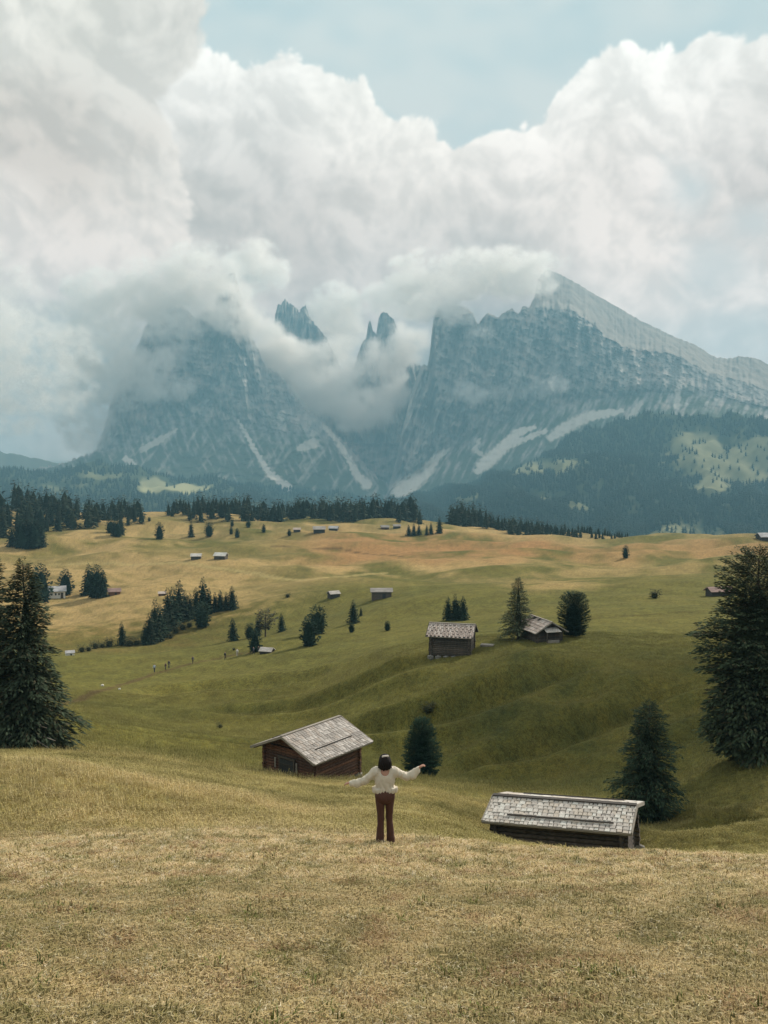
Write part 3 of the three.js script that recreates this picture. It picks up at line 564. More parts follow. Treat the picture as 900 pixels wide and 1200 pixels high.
function midTree(kind, px, py, hpx, label, group, r0 = 60, r1 = 1300) {
  const p = hit(px, py, r0, r1); if (!p) { console.log('no ground', px, py); return; }
  const name = kind === 'leafy' ? 'leafy_tree' : kind.startsWith('fir') ? 'fir_tree' : 'pine_tree', h = heightOf(p, hpx);
  let g;
  if (!protos[kind]) { g = protos[kind] = new THREE.Group(); part('trunk', BUILT[kind].wood, barkMat, g); part('crown', BUILT[kind].crown, farNeedleMat, g); } else { g = protos[kind].clone(); g.userData = {}; }
  g.name = numbered(name); scene.add(g); tag(g, label, 'tree', group);
  g.position.set(p.x, p.y - 0.02 * h, p.z); g.rotation.y = tq() * 6.28; const w = 0.92 + 0.2 * tq(); g.scale.set(h * w, h, h * w);
}
const gHouse = 'conifers round the white farmhouse', gGully = 'conifers crowding the wooded gully', gHollow = 'scattered young conifers on the green shoulder', gBehind = 'firs behind the patterned roof hut', gPasture = 'lone conifers dotted over the tan pasture', gTail = 'small firs at the tail of the far wood';
for (const [k, x, y, h] of [['pine_a', 49, 706, 43], ['fir_a', 42, 704, 40]]) midTree(k, x, y, h, 'dark conifer on the spruce side of the white farmhouse', 'conifers on the spruce side of the farmhouse');
midTree('pine_a', 77, 697, 29, 'dark plump pine behind the gable of the white farmhouse');
for (const [k, x, y, h] of [['fir_a', 104, 697, 36], ['pine_a', 114, 700, 37], ['fir_a', 121, 700, 32], ['pine_a', 110, 700, 30]]) midTree(k, x, y, h, 'dark conifer in the clump beside the red roofed hut', 'clump beside the red roofed hut');
midTree('fir_a', 143, 756, 27, 'lone dark fir at the foot of the brown slope');
for (const [k, x, y, h] of [['fir_a', 170, 756, 26], ['fir_b', 176, 755, 38], ['fir_b', 182, 752, 50], ['fir_a', 188, 748, 40], ['fir_b', 197, 738, 50], ['fir_a', 203, 734, 46], ['fir_b', 210, 729, 50], ['fir_a', 217, 727, 36], ['fir_b', 223, 726, 32], ['fir_a', 238, 720, 44], ['fir_b', 245, 718, 30], ['pine_b', 237, 735, 28], ['fir_a', 230, 722, 34], ['fir_b', 252, 717, 24], ['fir_a', 258, 716, 25], ['fir_b', 265, 715, 22], ['fir_a', 272, 714, 28], ['fir_b', 194, 744, 34]]) midTree(k, x, y, h, 'dark conifer crowded into the bushy gully on the tan slope', gGully);
midTree('fir_a', 273, 751, 27, 'upright dark fir alone above the line of hikers');
midTree('pine_a', 299, 764, 27, 'dark fir hiding the small half sunk hut');
midTree('pine_b', 293, 748, 17, 'small dark conifer next to the leafy tree');
midTree('fir_b', 302, 745, 24, 'thin dark fir touching the leafy tree');
midTree('leafy', 311, 746, 30, 'pale leafy tree with a rounded open crown');
midTree('fir_a', 330, 740, 22, 'small pointed fir alone above the hikers path');
for (const [k, x, y, h] of [['pine_a', 362, 757, 36], ['pine_b', 372, 743, 32]]) midTree(k, x, y, h, 'dark plump pine in the pair at the crest of the shoulder', 'pair of plump pines');
midTree('fir_a', 414, 730, 28, 'pointed fir alone below the two small huts');
for (const [k, x, y, h] of [['fir_b', 423, 722, 11], ['pine_b', 412, 741, 11]]) midTree(k, x, y, h, 'very small conifer beside the pointed fir', 'very small conifers by the pointed fir');
midTree('pine_b', 454, 739, 11, 'low round conifer alone short of the patterned roof hut');
for (const [k, x, y, h] of [['fir_a', 525, 727, 29], ['fir_b', 533, 727, 32], ['fir_a', 543, 727, 29], ['pine_b', 537, 727, 22]]) midTree(k, x, y, h, 'dark fir in the clump behind the patterned roof hut', gBehind, 120);
midTree('pine_a', 733, 654, 15, 'single dark conifer alone on the rust coloured pasture');
for (const [k, x, y, h] of [['fir_b', 142, 627, 22], ['fir_a', 134, 628, 18], ['pine_a', 138, 629, 20], ['pine_b', 130, 625, 17], ['pine_a', 187, 632, 20], ['fir_b', 224, 629, 19], ['pine_b', 245, 629, 17], ['pine_a', 271, 626, 9], ['pine_a', 278, 630, 11], ['pine_b', 291, 618, 9], ['pine_a', 309, 624, 10], ['pine_b', 339, 628, 8], ['pine_b', 175, 611, 5], ['pine_b', 272, 617, 7]]) midTree(k, x, y, h, 'small dark conifer standing apart on the tan pasture below the far wood', gPasture);
for (const [k, x, y, h] of [['fir_a', 479, 628, 14], ['fir_b', 485, 628, 16], ['fir_a', 491, 627, 14], ['fir_b', 500, 627, 13], ['fir_a', 505, 626, 14], ['fir_b', 515, 625, 21]]) midTree(k, x, y, h, 'small fir in the short row at the end of the far wood', gTail);
for (const [k, x, y, h] of [['fir_a', 14, 640, 24], ['fir_b', 21, 641, 30], ['pine_a', 27, 642, 33], ['fir_b', 33, 642, 34], ['pine_a', 39, 642, 33], ['fir_b', 45, 641, 31], ['fir_a', 49, 640, 28], ['fir_b', 4, 630, 30], ['fir_a', 60, 616, 26]]) midTree(k, x, y, h, 'dark conifer in the grove above the farmhouse', 'grove above the farmhouse');

// the wood along the far ridge: one light model of each kind, every tree its own object
for (let i = 0; i < 5; i++) whole('far' + i, 301 + i, { shape: ['cone', 'spire', 'plump', 'cone', 'spire'][i], rad: [0.2, 0.19, 0.24, 0.23, 0.17][i], boughs: 26, sprays: 5, spray: 0.13, base: 0.03, droop: 0.4, lift0: 0, core: 0.72, green: [[0.024, 0.038, 0.024], [0.030, 0.042, 0.024], [0.020, 0.036, 0.026], [0.036, 0.048, 0.026], [0.026, 0.040, 0.026]][i] });
function farTree(px, r, hpx, label, group) {
  const p = place(px, r, 610), g = new THREE.Mesh(BUILT['far' + Math.floor(tq() * 5)].all, farNeedleMat), h = heightOf(p, hpx);
  g.name = numbered('conifer_tree'); g.castShadow = g.receiveShadow = true; scene.add(g); tag(g, label, 'tree', group);
  g.position.set(p.x, p.y - 0.02 * h, p.z); g.rotation.y = tq() * 6.28; const w = 0.92 + 0.45 * tq(); g.scale.set(h * w, h, h * w);
}
for (let i = 0; i < 74; i++) { const px = -14 + 180 * Math.pow(tq(), 0.95), t = clamp(px / 165); farTree(px, lerp(690, 880, tq()) + 40 * t, lerp(31, 20, t) * (0.8 + 0.4 * tq()), 'conifer in the scattered wood at the meadow\'s left brow', 'wood on the left brow'); }
for (let i = 0; i < 118; i++) { const px = lerp(197, 492, (i + tq()) / 118), k = px < 230 ? 0.75 : px > 375 ? 1.12 : 0.95; farTree(px, lerp(800, 960, tq()), 26 * k * (0.75 + 0.42 * tq()), 'conifer in the long dark wood along the middle of the far brow', 'wood along the middle brow'); }
for (let i = 0; i < 92; i++) { const t = Math.pow((i + tq()) / 92, 1.05), px = lerp(527, 738, t); farTree(px, lerp(800, 930, tq()), lerp(31, 7, Math.pow(t, 0.8)) * (0.78 + 0.4 * tq()), 'conifer in the wood that thins out along the right of the far brow', 'wood on the right brow'); }

// far forest on the foothills, one mass
{
  const m = conifer(400, { shape: 'cone', rad: 0.2, boughs: 10, sprays: 3, spray: 0.22, base: 0.02, droop: 0.4, core: 0.8, green: [0.030, 0.042, 0.026] }), geo = m.crown.build();
  const q = rng(55), ms = [], cs = [], M = new THREE.Matrix4(), Q = new THREE.Quaternion(), Y = new THREE.Vector3(0, 1, 0);
  const sow = (where, lines, px0, px1, clear, n, keep) => {
    for (let i = 0; i < n; i++) {
      const px = lerp(px0, px1, q()), li = Math.floor(q() * lines), t = q(), p = where(px, li, t), py = 600 - (F * ((p.y * CP - p.z * SP))) / (-p.z * CP - p.y * SP);
      if ((clear(px, py) > 0.3 - 0.25 * q() && q() > 0.07) || keep(px, li, t, py) < q()) continue;
      const h = 16 + 14 * q(); Q.setFromAxisAngle(Y, q() * 6.28);
      ms.push(M.clone().compose(p.setY(p.y - 1), Q, new THREE.Vector3(h, h, h))); const k = 0.7 + 0.7 * q(); cs.push(rgb(k, k, k));
    }
  };
  sow(hillR, 3, 430, 1000, clearR, 30000, (px, li, t, py) => clamp(0.75 + 0.9 * fbm2(px * 0.04, py * 0.08, 3)));
  sow(hillL, 2, -60, 520, clearL, 16000, (px, li, t, py) => clamp(0.6 + 0.9 * fbm2(px * 0.04, py * 0.08, 3)));
  sow(MTN.left, 1, 60, 480, () => 0, 5000, () => 0.8);
  sow(MTN.right, 1, 450, 1000, () => 0, 5000, () => 0.8);
  stuff('forest', geo, farNeedleMat, ms, cs, 'far conifer forest cloaking the foothills below the mountains', 'forest');
  console.log('forest', ms.length);
}
// bushes
{
  const m = conifer(500, { shape: 'round', rad: 0.75, boughs: 40, sprays: 14, spray: 0.16, base: 0.0, droop: 0.1, lift0: 0.3, lift1: 0.8, core: 0.5, rough: 1, green: [0.055, 0.060, 0.030], trunk: 0.02, wide: 0.45 }), geo = new Soup(); geo.p = m.crown.p.concat(m.wood.p); geo.c = m.crown.c.concat(m.wood.c); const G = geo.build();
  const bush = (px, py, hpx, label, group) => { const p = hit(px, py, 40, 900); if (!p) return; const b = new THREE.Mesh(G, farNeedleMat), h = heightOf(p, hpx); b.name = numbered('bush'); scene.add(b); b.castShadow = b.receiveShadow = true; tag(b, label, 'bush', group); b.position.set(p.x, p.y - 0.05 * h, p.z); b.rotation.y = tq() * 6; b.scale.setScalar(h); };
  bush(767, 701, 9, 'low green bush alone on the open pasture beyond the huts');
  bush(274, 762, 3, 'tiny dark bush beside the hikers path');
  for (const [x, y, h] of [[112, 760, 8], [120, 759, 6], [128, 758, 9], [152, 757, 9], [160, 756, 7], [104, 763, 6], [96, 764, 7]]) bush(x, y, h, 'scrubby bush in the row at the foot of the brown slope', 'row of scrubby bushes');
  for (const [x, y, h] of [[206, 742, 7], [214, 738, 8], [200, 748, 6], [222, 735, 7]]) bush(x, y, h, 'pale scrubby bush along the edge of the wooded gully', 'bushes along the gully');
  bush(258, 853, 5, 'small dark bush alone in the green hollow');
  bush(337, 700, 5, 'tiny bush on the pasture short of the smallest hut');
  bush(502, 835, 11, 'wispy bush just above the pine in the hollow');
}

// ------------------------------------------------------------------ hay huts of logs and shingles
function woodTexture(seed, base, spread) {
  const S = 256, a = tileNoise(S, 8, seed), b = tileNoise(S, 64, seed + 1), c = tileNoise(S, 24, seed + 2);
  const t = speckle(S, seed, (x, y) => { const v = 0.5 * b(x * 0.12, y) + 0.3 * c(x * 0.25, y) + 0.2 * a(x, y), k = clamp(base + spread * (v - 0.5)); return [255 * k, 255 * k, 255 * k]; });
  t.colorSpace = THREE.SRGBColorSpace; return t;
}
const grain = woodTexture(61, 0.82, 0.55);
const woodMat = (r, g, b) => new THREE.MeshStandardMaterial({ color: rgb(r, g, b), map: grain, roughness: 0.95 });
const LOG_RED = [[0.225, 0.105, 0.063], [0.180, 0.090, 0.060], [0.262, 0.128, 0.078], [0.150, 0.083, 0.060]].map((c) => woodMat(...c));
const LOG_GREY = [[0.130, 0.105, 0.085], [0.105, 0.085, 0.070], [0.155, 0.125, 0.100], [0.090, 0.074, 0.062]].map((c) => woodMat(...c));
const LOG_BROWN = [[0.075, 0.066, 0.058], [0.062, 0.055, 0.050], [0.090, 0.078, 0.068], [0.055, 0.050, 0.046]].map((c) => woodMat(...c));
const SHINGLE_GREY = [[0.450, 0.413, 0.375], [0.540, 0.503, 0.465], [0.375, 0.345, 0.315], [0.630, 0.585, 0.540], [0.495, 0.435, 0.383]].map((c) => woodMat(...c));
const SHINGLE_PALE = [[0.635, 0.593, 0.538], [0.745, 0.704, 0.649], [0.552, 0.511, 0.469], [0.800, 0.787, 0.731], [0.662, 0.593, 0.511]].map((c) => woodMat(...c));
const SHINGLE_ROSE = [[0.616, 0.504, 0.434], [0.700, 0.588, 0.518], [0.532, 0.434, 0.378], [0.756, 0.658, 0.588]].map((c) => woodMat(...c));
const boardPale = woodMat(0.40, 0.36, 0.31), boardDark = woodMat(0.085, 0.075, 0.066), beamMat = woodMat(0.12, 0.095, 0.075), doorMat = woodMat(0.060, 0.064, 0.066), ironMat = new THREE.MeshStandardMaterial({ color: rgb(0.2, 0.2, 0.2), roughness: 0.5, metalness: 0.7 });
const stoneMat = new THREE.MeshStandardMaterial({ color: rgb(0.36, 0.34, 0.31), map: grain, roughness: 1 });
const unitBox = new THREE.BoxGeometry(1, 1, 1);
const logGeo = new THREE.CylinderGeometry(0.5, 0.5, 1, 9, 1).rotateZ(Math.PI / 2);
const stoneGeo = (() => { const g = new THREE.IcosahedronGeometry(0.5, 1), p = g.attributes.position; for (let i = 0; i < p.count; i++) { const k = 0.85 + 0.3 * n3(p.getX(i) * 2.1, p.getY(i) * 2.1, p.getZ(i) * 2.1); p.setXYZ(i, p.getX(i) * k, p.getY(i) * k, p.getZ(i) * k); } g.computeVertexNormals(); return g; })();
function bx(name, mat, parent, sx, sy, sz, x, y, z, rx = 0, ry = 0, rz = 0) { const m = part(name, unitBox, mat, parent); m.scale.set(sx, sy, sz); m.position.set(x, y, z); m.rotation.set(rx, ry, rz, 'YXZ'); return m; }
const pick = (q, a) => a[Math.floor(q() * a.length)];
// x along the ridge, +z one long side; the gable with the door is at -x or +x
function hut(o) {
  const q = rng(o.seed), g = thing('log_hut', o.label, 'hut', o.pos, o.turn, 'hay huts on the meadow');
  const { L, W, H, pitch } = o, n = o.courses, d = H / n, half = W / 2, rise = half * Math.tan(pitch), y0 = o.sink ?? 0.25;
  // stone footing
  for (let s = -1; s <= 1; s += 2) {
    for (let i = 0; i < 6; i++) { const m = part('foundation_stone', stoneGeo, stoneMat, g); m.scale.set(L / 5.4, 0.9 + 0.2 * q(), 0.55); m.position.set(-L / 2 + (L / 5) * i, -0.28, s * (half - 0.02)); m.rotation.y = q() * 0.4; }
    for (let i = 0; i < 5; i++) { const m = part('foundation_stone', stoneGeo, stoneMat, g); m.scale.set(0.55, 0.9 + 0.2 * q(), W / 4.4); m.position.set(s * (L / 2 - 0.02), -0.28, -half + (W / 4) * i); m.rotation.y = q() * 0.4; }
  }
  for (let s = -1; s <= 1; s += 2) for (let i = 0; i < n; i++) {
    const a = part('log', logGeo, pick(q, o.logs), g), k = 1.03 + 0.07 * q();
    a.scale.set(L + 0.42 + 0.16 * q(), d * k, 0.2); a.position.set((q() - 0.5) * 0.06, d * (i + 0.5), s * (half - 0.05)); a.rotation.x = q() * 6; a.scale.z = d * k * 0.95;
  }
  for (let s = -1; s <= 1; s += 2) {
    const mats = o.logs;
    for (let i = 0; i < n; i++) { const a = part('log', logGeo, pick(q, mats), g), k = 1.03 + 0.07 * q(); a.rotation.set(0, Math.PI / 2, 0); a.scale.set(W + 0.42 + 0.16 * q(), d * k, d * k * 0.95); a.position.set(s * (L / 2 - 0.05), d * (i + 0.98), 0); }
    for (let y = H + d; y < H + rise - 0.12; y += d) { const w = (W * (1 - (y - H) / rise)) - 0.1; if (w < 0.3) break; const a = part('log', logGeo, pick(q, mats), g); a.rotation.y = Math.PI / 2; a.scale.set(w + 0.12, d * 1.06, d * 0.95); a.position.set(s * (L / 2 - 0.05), y + d * 0.45, 0); }
  }
  // roof: purlins, deck, overlapping shingles, barge boards, ridge board
  const ox = o.overX, oz = o.overZ, RL = L + 2 * ox, slope = (half + oz) / Math.cos(pitch), top = H + rise + 0.12;
  for (const [yy, zz] of [[top - 0.17, 0], [H + rise * 0.42, half * 0.55], [H + rise * 0.42, -half * 0.55]]) { const m = part('purlin', logGeo, beamMat, g); m.scale.set(RL - 0.2, 0.17, 0.17); m.position.set(0, yy, zz); }
  for (let s = -1; s <= 1; s += 2) {
    const r = new THREE.Group(); r.name = 'roof_slope'; g.add(r); r.position.set(0, top, 0); r.rotation.x = s * pitch; if (s < 0) { r.rotation.set(-pitch, 0, 0); }
    const along = (u) => s * u;                          // down the slope from the ridge
    bx('roof_deck', boardDark, r, RL - 0.06, 0.045, slope - 0.05, 0, -0.035, along(slope / 2));
    const rows = o.rows, dl = slope / rows;
    for (let j = 0; j < rows; j++) {
      let x = -RL / 2 + (j % 2 ? -0.12 : 0); const last = j === rows - 1;
      const cw = o.shingleW * (s === (o.show ?? 1) ? 1 : 2); let cell = j;
      while (x < RL / 2 - 0.03) {
        const w = Math.min(cw * (o.chequer ? 0.95 + 0.1 * q() : 0.7 + 0.6 * q()), RL / 2 - x), len = dl * (last ? 1.1 : 1.32) * (0.96 + 0.1 * q()) * (o.chequer && (++cell & 1) ? 0.62 : 1), xs = Math.max(x, -RL / 2), ww = x + w - xs;
        if (ww > 0.04 && !(o.missing && q() < o.missing)) {
          const m = part('shingle', unitBox, pick(q, o.shingles), r);
          m.scale.set(ww - 0.02 - 0.03 * q(), 0.030 + 0.014 * q(), len); m.rotation.x = s * -0.055 + (q() - 0.5) * 0.02; m.rotation.z = (q() - 0.5) * 0.02;
          m.position.set(xs + ww / 2, 0.045 + 0.02 * q(), along(dl * j + len / 2 + (q() - 0.5) * 0.05));
        }
        x += w;
      }
    }
    for (const at of o.battens ?? []) bx('batten', boardDark, r, RL * (o.battenL ?? 0.8), 0.06, 0.07, RL * (o.battenX ?? 0), 0.125, along(slope * at));
    for (let e = -1; e <= 1; e += 2) bx('barge_board', o.barge ?? boardPale, r, 0.05, 0.17, slope, e * (RL / 2 + 0.03), -0.005, along(slope / 2));
    bx('eave_board', o.eave ?? boardPale, r, RL, 0.10, 0.05, 0, -0.02, along(slope + 0.035));
    for (let i = 0; i < 7; i++) bx('rafter', beamMat, r, 0.09, 0.10, slope - 0.12, -RL / 2 + 0.25 + ((RL - 0.5) / 6) * i, -0.112, along(slope / 2 - 0.02));
  }
  bx('ridge_board', o.ridge ?? boardPale, g, RL, 0.05, 0.26, 0, top + 0.085, 0.04, 0.05);
  if (o.door) {                                           // on the gable at o.door * L / 2
    const e = o.door, dr = new THREE.Group(); dr.name = 'door'; g.add(dr); dr.position.set(e * (L / 2 + 0.10), 0.1, o.doorZ ?? 0); dr.rotation.y = e > 0 ? Math.PI / 2 : -Math.PI / 2;
    for (let i = 0; i < 5; i++) bx('plank', doorMat, dr, 0.255, 1.72, 0.04 + 0.01 * q(), -0.52 + i * 0.26, 0.88, 0.03);
    bx('door_frame', beamMat, dr, 0.13, 1.9, 0.10, -0.73, 0.93, 0.03); bx('door_frame', beamMat, dr, 0.13, 1.9, 0.10, 0.73, 0.93, 0.03); bx('lintel', beamMat, dr, 1.72, 0.15, 0.11, 0, 1.87, 0.03);
    bx('brace', boardDark, dr, 1.25, 0.10, 0.03, 0, 0.4, 0.075); bx('brace', boardDark, dr, 1.25, 0.10, 0.03, 0, 1.4, 0.075);
    bx('handle', ironMat, dr, 0.03, 0.16, 0.05, 0.42, 0.95, 0.09);
    for (const x of [-1.15, 1.0]) bx('pale_board', boardPale, dr, 0.14, 0.75, 0.03, x, 1.35, 0.06);
  }
  return g;
}
const seat = (p, L, W, turn, lift = 0) => {              // sit level where the uphill corner meets the turf
  let s = 0; const c = Math.cos(turn), n = Math.sin(turn); for (const [u, v] of [[1, 1], [1, -1], [-1, 1], [-1, -1]]) { const x = (u * L) / 2, z = (v * W) / 2; s += ground(p.x + x * c + z * n, p.z - x * n + z * c) / 4; }
  return new THREE.Vector3(p.x, s + lift, p.z);
};
{ // hut with the door: gable to the front left, long red wall to the front right
  const p = place(366, 65.5, 905), L = 5.0, W = 4.9, turn = THREE.MathUtils.degToRad(-128);
  hut({ seed: 1, label: 'log hut with a planked gable door, reddish side wall and grey shingle roof', pos: seat(p, L, W, turn, 0.0), turn, L, W, H: 2.55, pitch: 0.40, courses: 12, logs: LOG_RED, overX: 0.75, overZ: 0.75, rows: 9, shingleW: 0.30, show: -1, shingles: SHINGLE_GREY, battens: [0.66], battenL: 0.62, battenX: 0, door: 1, doorZ: 0.1, barge: boardPale });
}
{ // hut with the spotted roof
  const p = hit(530, 765, 90, 200) ?? place(530, 118), L = 5.6, W = 4.2, turn = THREE.MathUtils.degToRad(-14); console.log('hut2', distOf(p));
  hut({ seed: 2, label: 'tall log hut with a chequered shingle roof on the green slope', pos: seat(p, L, W, turn, 0.1), turn, L, W, H: 3.0, pitch: 0.52, courses: 11, logs: LOG_GREY, overX: 0.6, overZ: 0.55, rows: 5, shingleW: 0.30, shingles: SHINGLE_ROSE, chequer: true, eave: boardPale, barge: boardDark });
}
{ // long low hut below the brow
  const p = place(664, 45.5, 985), L = 6.4, W = 3.2, turn = THREE.MathUtils.degToRad(-24);
  const g = hut({ seed: 3, label: 'long low log hut with a bleached shingle roof below the near brow', pos: new THREE.Vector3(p.x, pointAt(664, 938, 45.5).y - 2.66, p.z), turn, L, W, H: 2.05, pitch: 0.28, courses: 9, logs: LOG_GREY, overX: 0.5, overZ: 0.5, rows: 8, shingleW: 0.26, shingles: SHINGLE_PALE, battens: [0.74], battenL: 0.72, battenX: 0.02, eave: boardPale, barge: boardPale, ridge: boardDark });
  g.rotation.z = 0.085; console.log('hut3 above turf', g.position.y - p.y);
  bx('leaning_board', boardPale, g, 1.1, 0.06, 0.7, L / 2 + 0.95, 0.02, 0.6, 0, 0.2, -0.35);
  const f = bx('leaning_board', boardPale, g, 1.2, 0.07, 0.8, -L / 2 - 0.75, 0.95, 1.35, 0, 0.1, 0.25);
  for (let i = 0; i < 4; i++) { const m = part('firewood_log', logGeo, LOG_GREY[i], g); m.scale.set(1.0, 0.22, 0.22); m.position.set(-L / 2 - 0.75, 0.5 + (i >> 1) * 0.21, 1.15 + (i & 1) * 0.3); }
}
{ // gabled hut between the larch and the pine
  const p = hutFour, L = 5.2, W = 4.0, turn = THREE.MathUtils.degToRad(-72); console.log('hut4', distOf(p));
  const g = hut({ seed: 4, label: 'small gabled hut with a porch roof between larch and pine', pos: seat(p, L, W, turn, 0.05), turn, L, W, H: 1.9, pitch: 0.52, courses: 8, logs: LOG_GREY, overX: 0.8, overZ: 0.7, rows: 5, shingleW: 0.5, shingles: SHINGLE_ROSE, missing: 0.08 });
  bx('porch_roof', SHINGLE_PALE[0], g, 1.5, 0.07, 2.4, L / 2 + 0.75, 2.05, 0, 0, 0, -0.3);
  for (const z of [-1.05, 1.05]) bx('porch_post', beamMat, g, 0.13, 2.2, 0.13, L / 2 + 1.25, 0.75, z);
  bx('porch_rail', boardPale, g, 0.06, 0.55, 1.9, L / 2 + 1.28, 0.35, 0);
}
// far huts, small in the picture: walls, roof, door
function smallHut(px, py, wpx, label, o = {}) {
  const p = hit(px, py, 60, 1300); if (!p) { console.log('no hut', px, py); return; }
  const r = distOf(p), w = (wpx / F) * r, q = rng(px), D = w * (o.deep ?? 0.75), H = w * (o.high ?? 0.36), rise = D * 0.5 * (o.steep ?? 0.55), t = o.turn ?? 0.2;
  const g = thing(o.house ? 'farmhouse' : 'small_hut', label, o.house ? 'house' : 'hut', p.clone().setY(p.y - 0.02 * w), t, o.house ? undefined : 'distant huts');
  const sh = new THREE.Shape([new THREE.Vector2(-D / 2, -0.5), new THREE.Vector2(D / 2, -0.5), new THREE.Vector2(D / 2, H), new THREE.Vector2(0, H + rise), new THREE.Vector2(-D / 2, H)]), wg = new THREE.ExtrudeGeometry(sh, { depth: w, bevelEnabled: false });
  const wl = part('wall', wg, o.wall ?? LOG_GREY[1], g); wl.rotation.y = Math.PI / 2; wl.position.x = -w / 2;
  const sl = Math.hypot(D / 2, rise) + 0.16 * D, a = Math.atan2(rise, D / 2);
  for (let s = -1; s <= 1; s += 2) { const c = Math.cos(a), n = Math.sin(a); bx('roof_slope', o.roof ?? SHINGLE_GREY[1], g, w * 1.16, w * 0.02 + 0.06, sl, 0, H + rise + 0.10 - (n * sl) / 2 + 0.03, (s * c * sl) / 2, s * a); }
  bx('door', o.house ? beamMat : doorMat, g, w * 0.16, H * 0.72, 0.08, o.house ? w * 0.3 : 0.12 * w, H * 0.36 + 0.02, D / 2 + 0.04);
  if (o.house) for (const x of [-0.32, -0.08, 0.12]) { const f = bx('window', boardDark, g, w * 0.10, H * 0.26, 0.08, x * w, H * 0.56, D / 2 + 0.03); }
  if (o.house) bx('chimney', stoneMat, g, w * 0.07, H * 0.5, w * 0.07, w * 0.15, H + rise, 0);
  return g;
}
const whiteWall = new THREE.MeshStandardMaterial({ color: rgb(0.72, 0.71, 0.68), roughness: 0.95 }), roseRoof = woodMat(0.40, 0.27, 0.24), silver = woodMat(0.55, 0.55, 0.56);
smallHut(447, 701, 23, 'broad brown hut with a flat grey roof on the pasture', { high: 0.40, deep: 0.6, turn: 0.05, steep: 0.4, wall: LOG_GREY[2], roof: SHINGLE_GREY[2] });
smallHut(391, 700, 12, 'narrow hut with a pale roof next to the broad brown one', { turn: 0.5, high: 0.42, wall: LOG_BROWN[0], roof: SHINGLE_PALE[2] });
smallHut(230, 655, 11, 'low pale roofed hut, the smaller of two on the green strip', { turn: 0.1, roof: SHINGLE_PALE[1] });
smallHut(259, 655, 13, 'pale roofed hut, the larger of two on the green strip', { turn: -0.2, roof: SHINGLE_PALE[3] });
smallHut(374, 624, 13, 'dark weathered hut in front of the long far wood', { turn: 0.1, wall: LOG_BROWN[1], roof: SHINGLE_GREY[0] });
smallHut(391, 622, 10, 'silver roofed dark hut in front of the long far wood', { turn: -0.15, wall: LOG_BROWN[1], roof: silver });
smallHut(348, 623, 8, 'very small pale hut short of the long far wood', { turn: 0.1, roof: SHINGLE_ROSE[0] });
smallHut(451, 620, 9, 'low brown shed at the end of the long far wood', { turn: 0.1, wall: LOG_RED[1], roof: SHINGLE_GREY[2], high: 0.3 });
smallHut(465, 619, 8, 'small dark shed beside the low brown one', { turn: 0.1, wall: LOG_BROWN[0], roof: SHINGLE_GREY[2] });
smallHut(67, 700, 17, 'white farmhouse with a silver roof among dark conifers', { house: true, turn: 0.35, wall: whiteWall, roof: silver, high: 0.5, deep: 0.8, steep: 0.6 });
smallHut(134, 697, 13, 'red walled hut with a rosy roof beside the conifer clump', { turn: 0.3, wall: LOG_RED[2], roof: roseRoof });
smallHut(190, 698, 8, 'tiny brown hut peeping over the wooded gully', { turn: 0.2, wall: LOG_RED[1], roof: SHINGLE_ROSE[1] });
smallHut(313, 765, 14, 'half sunk hut behind the dark fir on the shoulder', { turn: -0.3, high: 0.22, wall: LOG_BROWN[1], roof: SHINGLE_GREY[3] });
smallHut(843, 698, 26, 'long hut with a rosy roof beside the huge bushy conifer', { turn: 0.2, high: 0.24, deep: 0.5, wall: LOG_BROWN[0], roof: roseRoof });
smallHut(897, 633, 16, 'silver roofed hut on the brow above the rust pasture', { turn: 0.1, wall: LOG_BROWN[0], roof: silver, high: 0.3 });
smallHut(82, 768, 9, 'white shed at the foot of the brown slope', { turn: 0.4, wall: whiteWall, roof: silver });
// loose things on the grass
{
  const b = (px, py, w, label) => { const p = hit(px, py, 60, 400); if (!p) return; const m = new THREE.Mesh(stoneGeo, new THREE.MeshStandardMaterial({ color: rgb(0.66, 0.64, 0.60), roughness: 1 })); m.name = numbered('boulder'); m.castShadow = m.receiveShadow = true; scene.add(m); tag(m, label, 'boulder', 'pale boulders by the trail'); const s = (w / F) * distOf(p); m.position.set(p.x, p.y + s * 0.2, p.z); m.scale.set(s, s * 0.8, s); };
  b(120, 804, 4, 'pale boulder beside the trail on the green slope'); b(140, 808, 3, 'small pale boulder just below the trail');
  const p = hit(571, 757, 60, 200) ?? place(571, 118); const s = new THREE.Mesh(unitBox, boardPale); s.name = 'board_stack'; s.castShadow = s.receiveShadow = true; scene.add(s); tag(s, 'pale boards lying beside the chequered roof hut', 'boards'); s.position.set(p.x, p.y + 0.12, p.z); s.scale.set(1.9, 0.25, 1.2); s.rotation.y = -0.3;
}

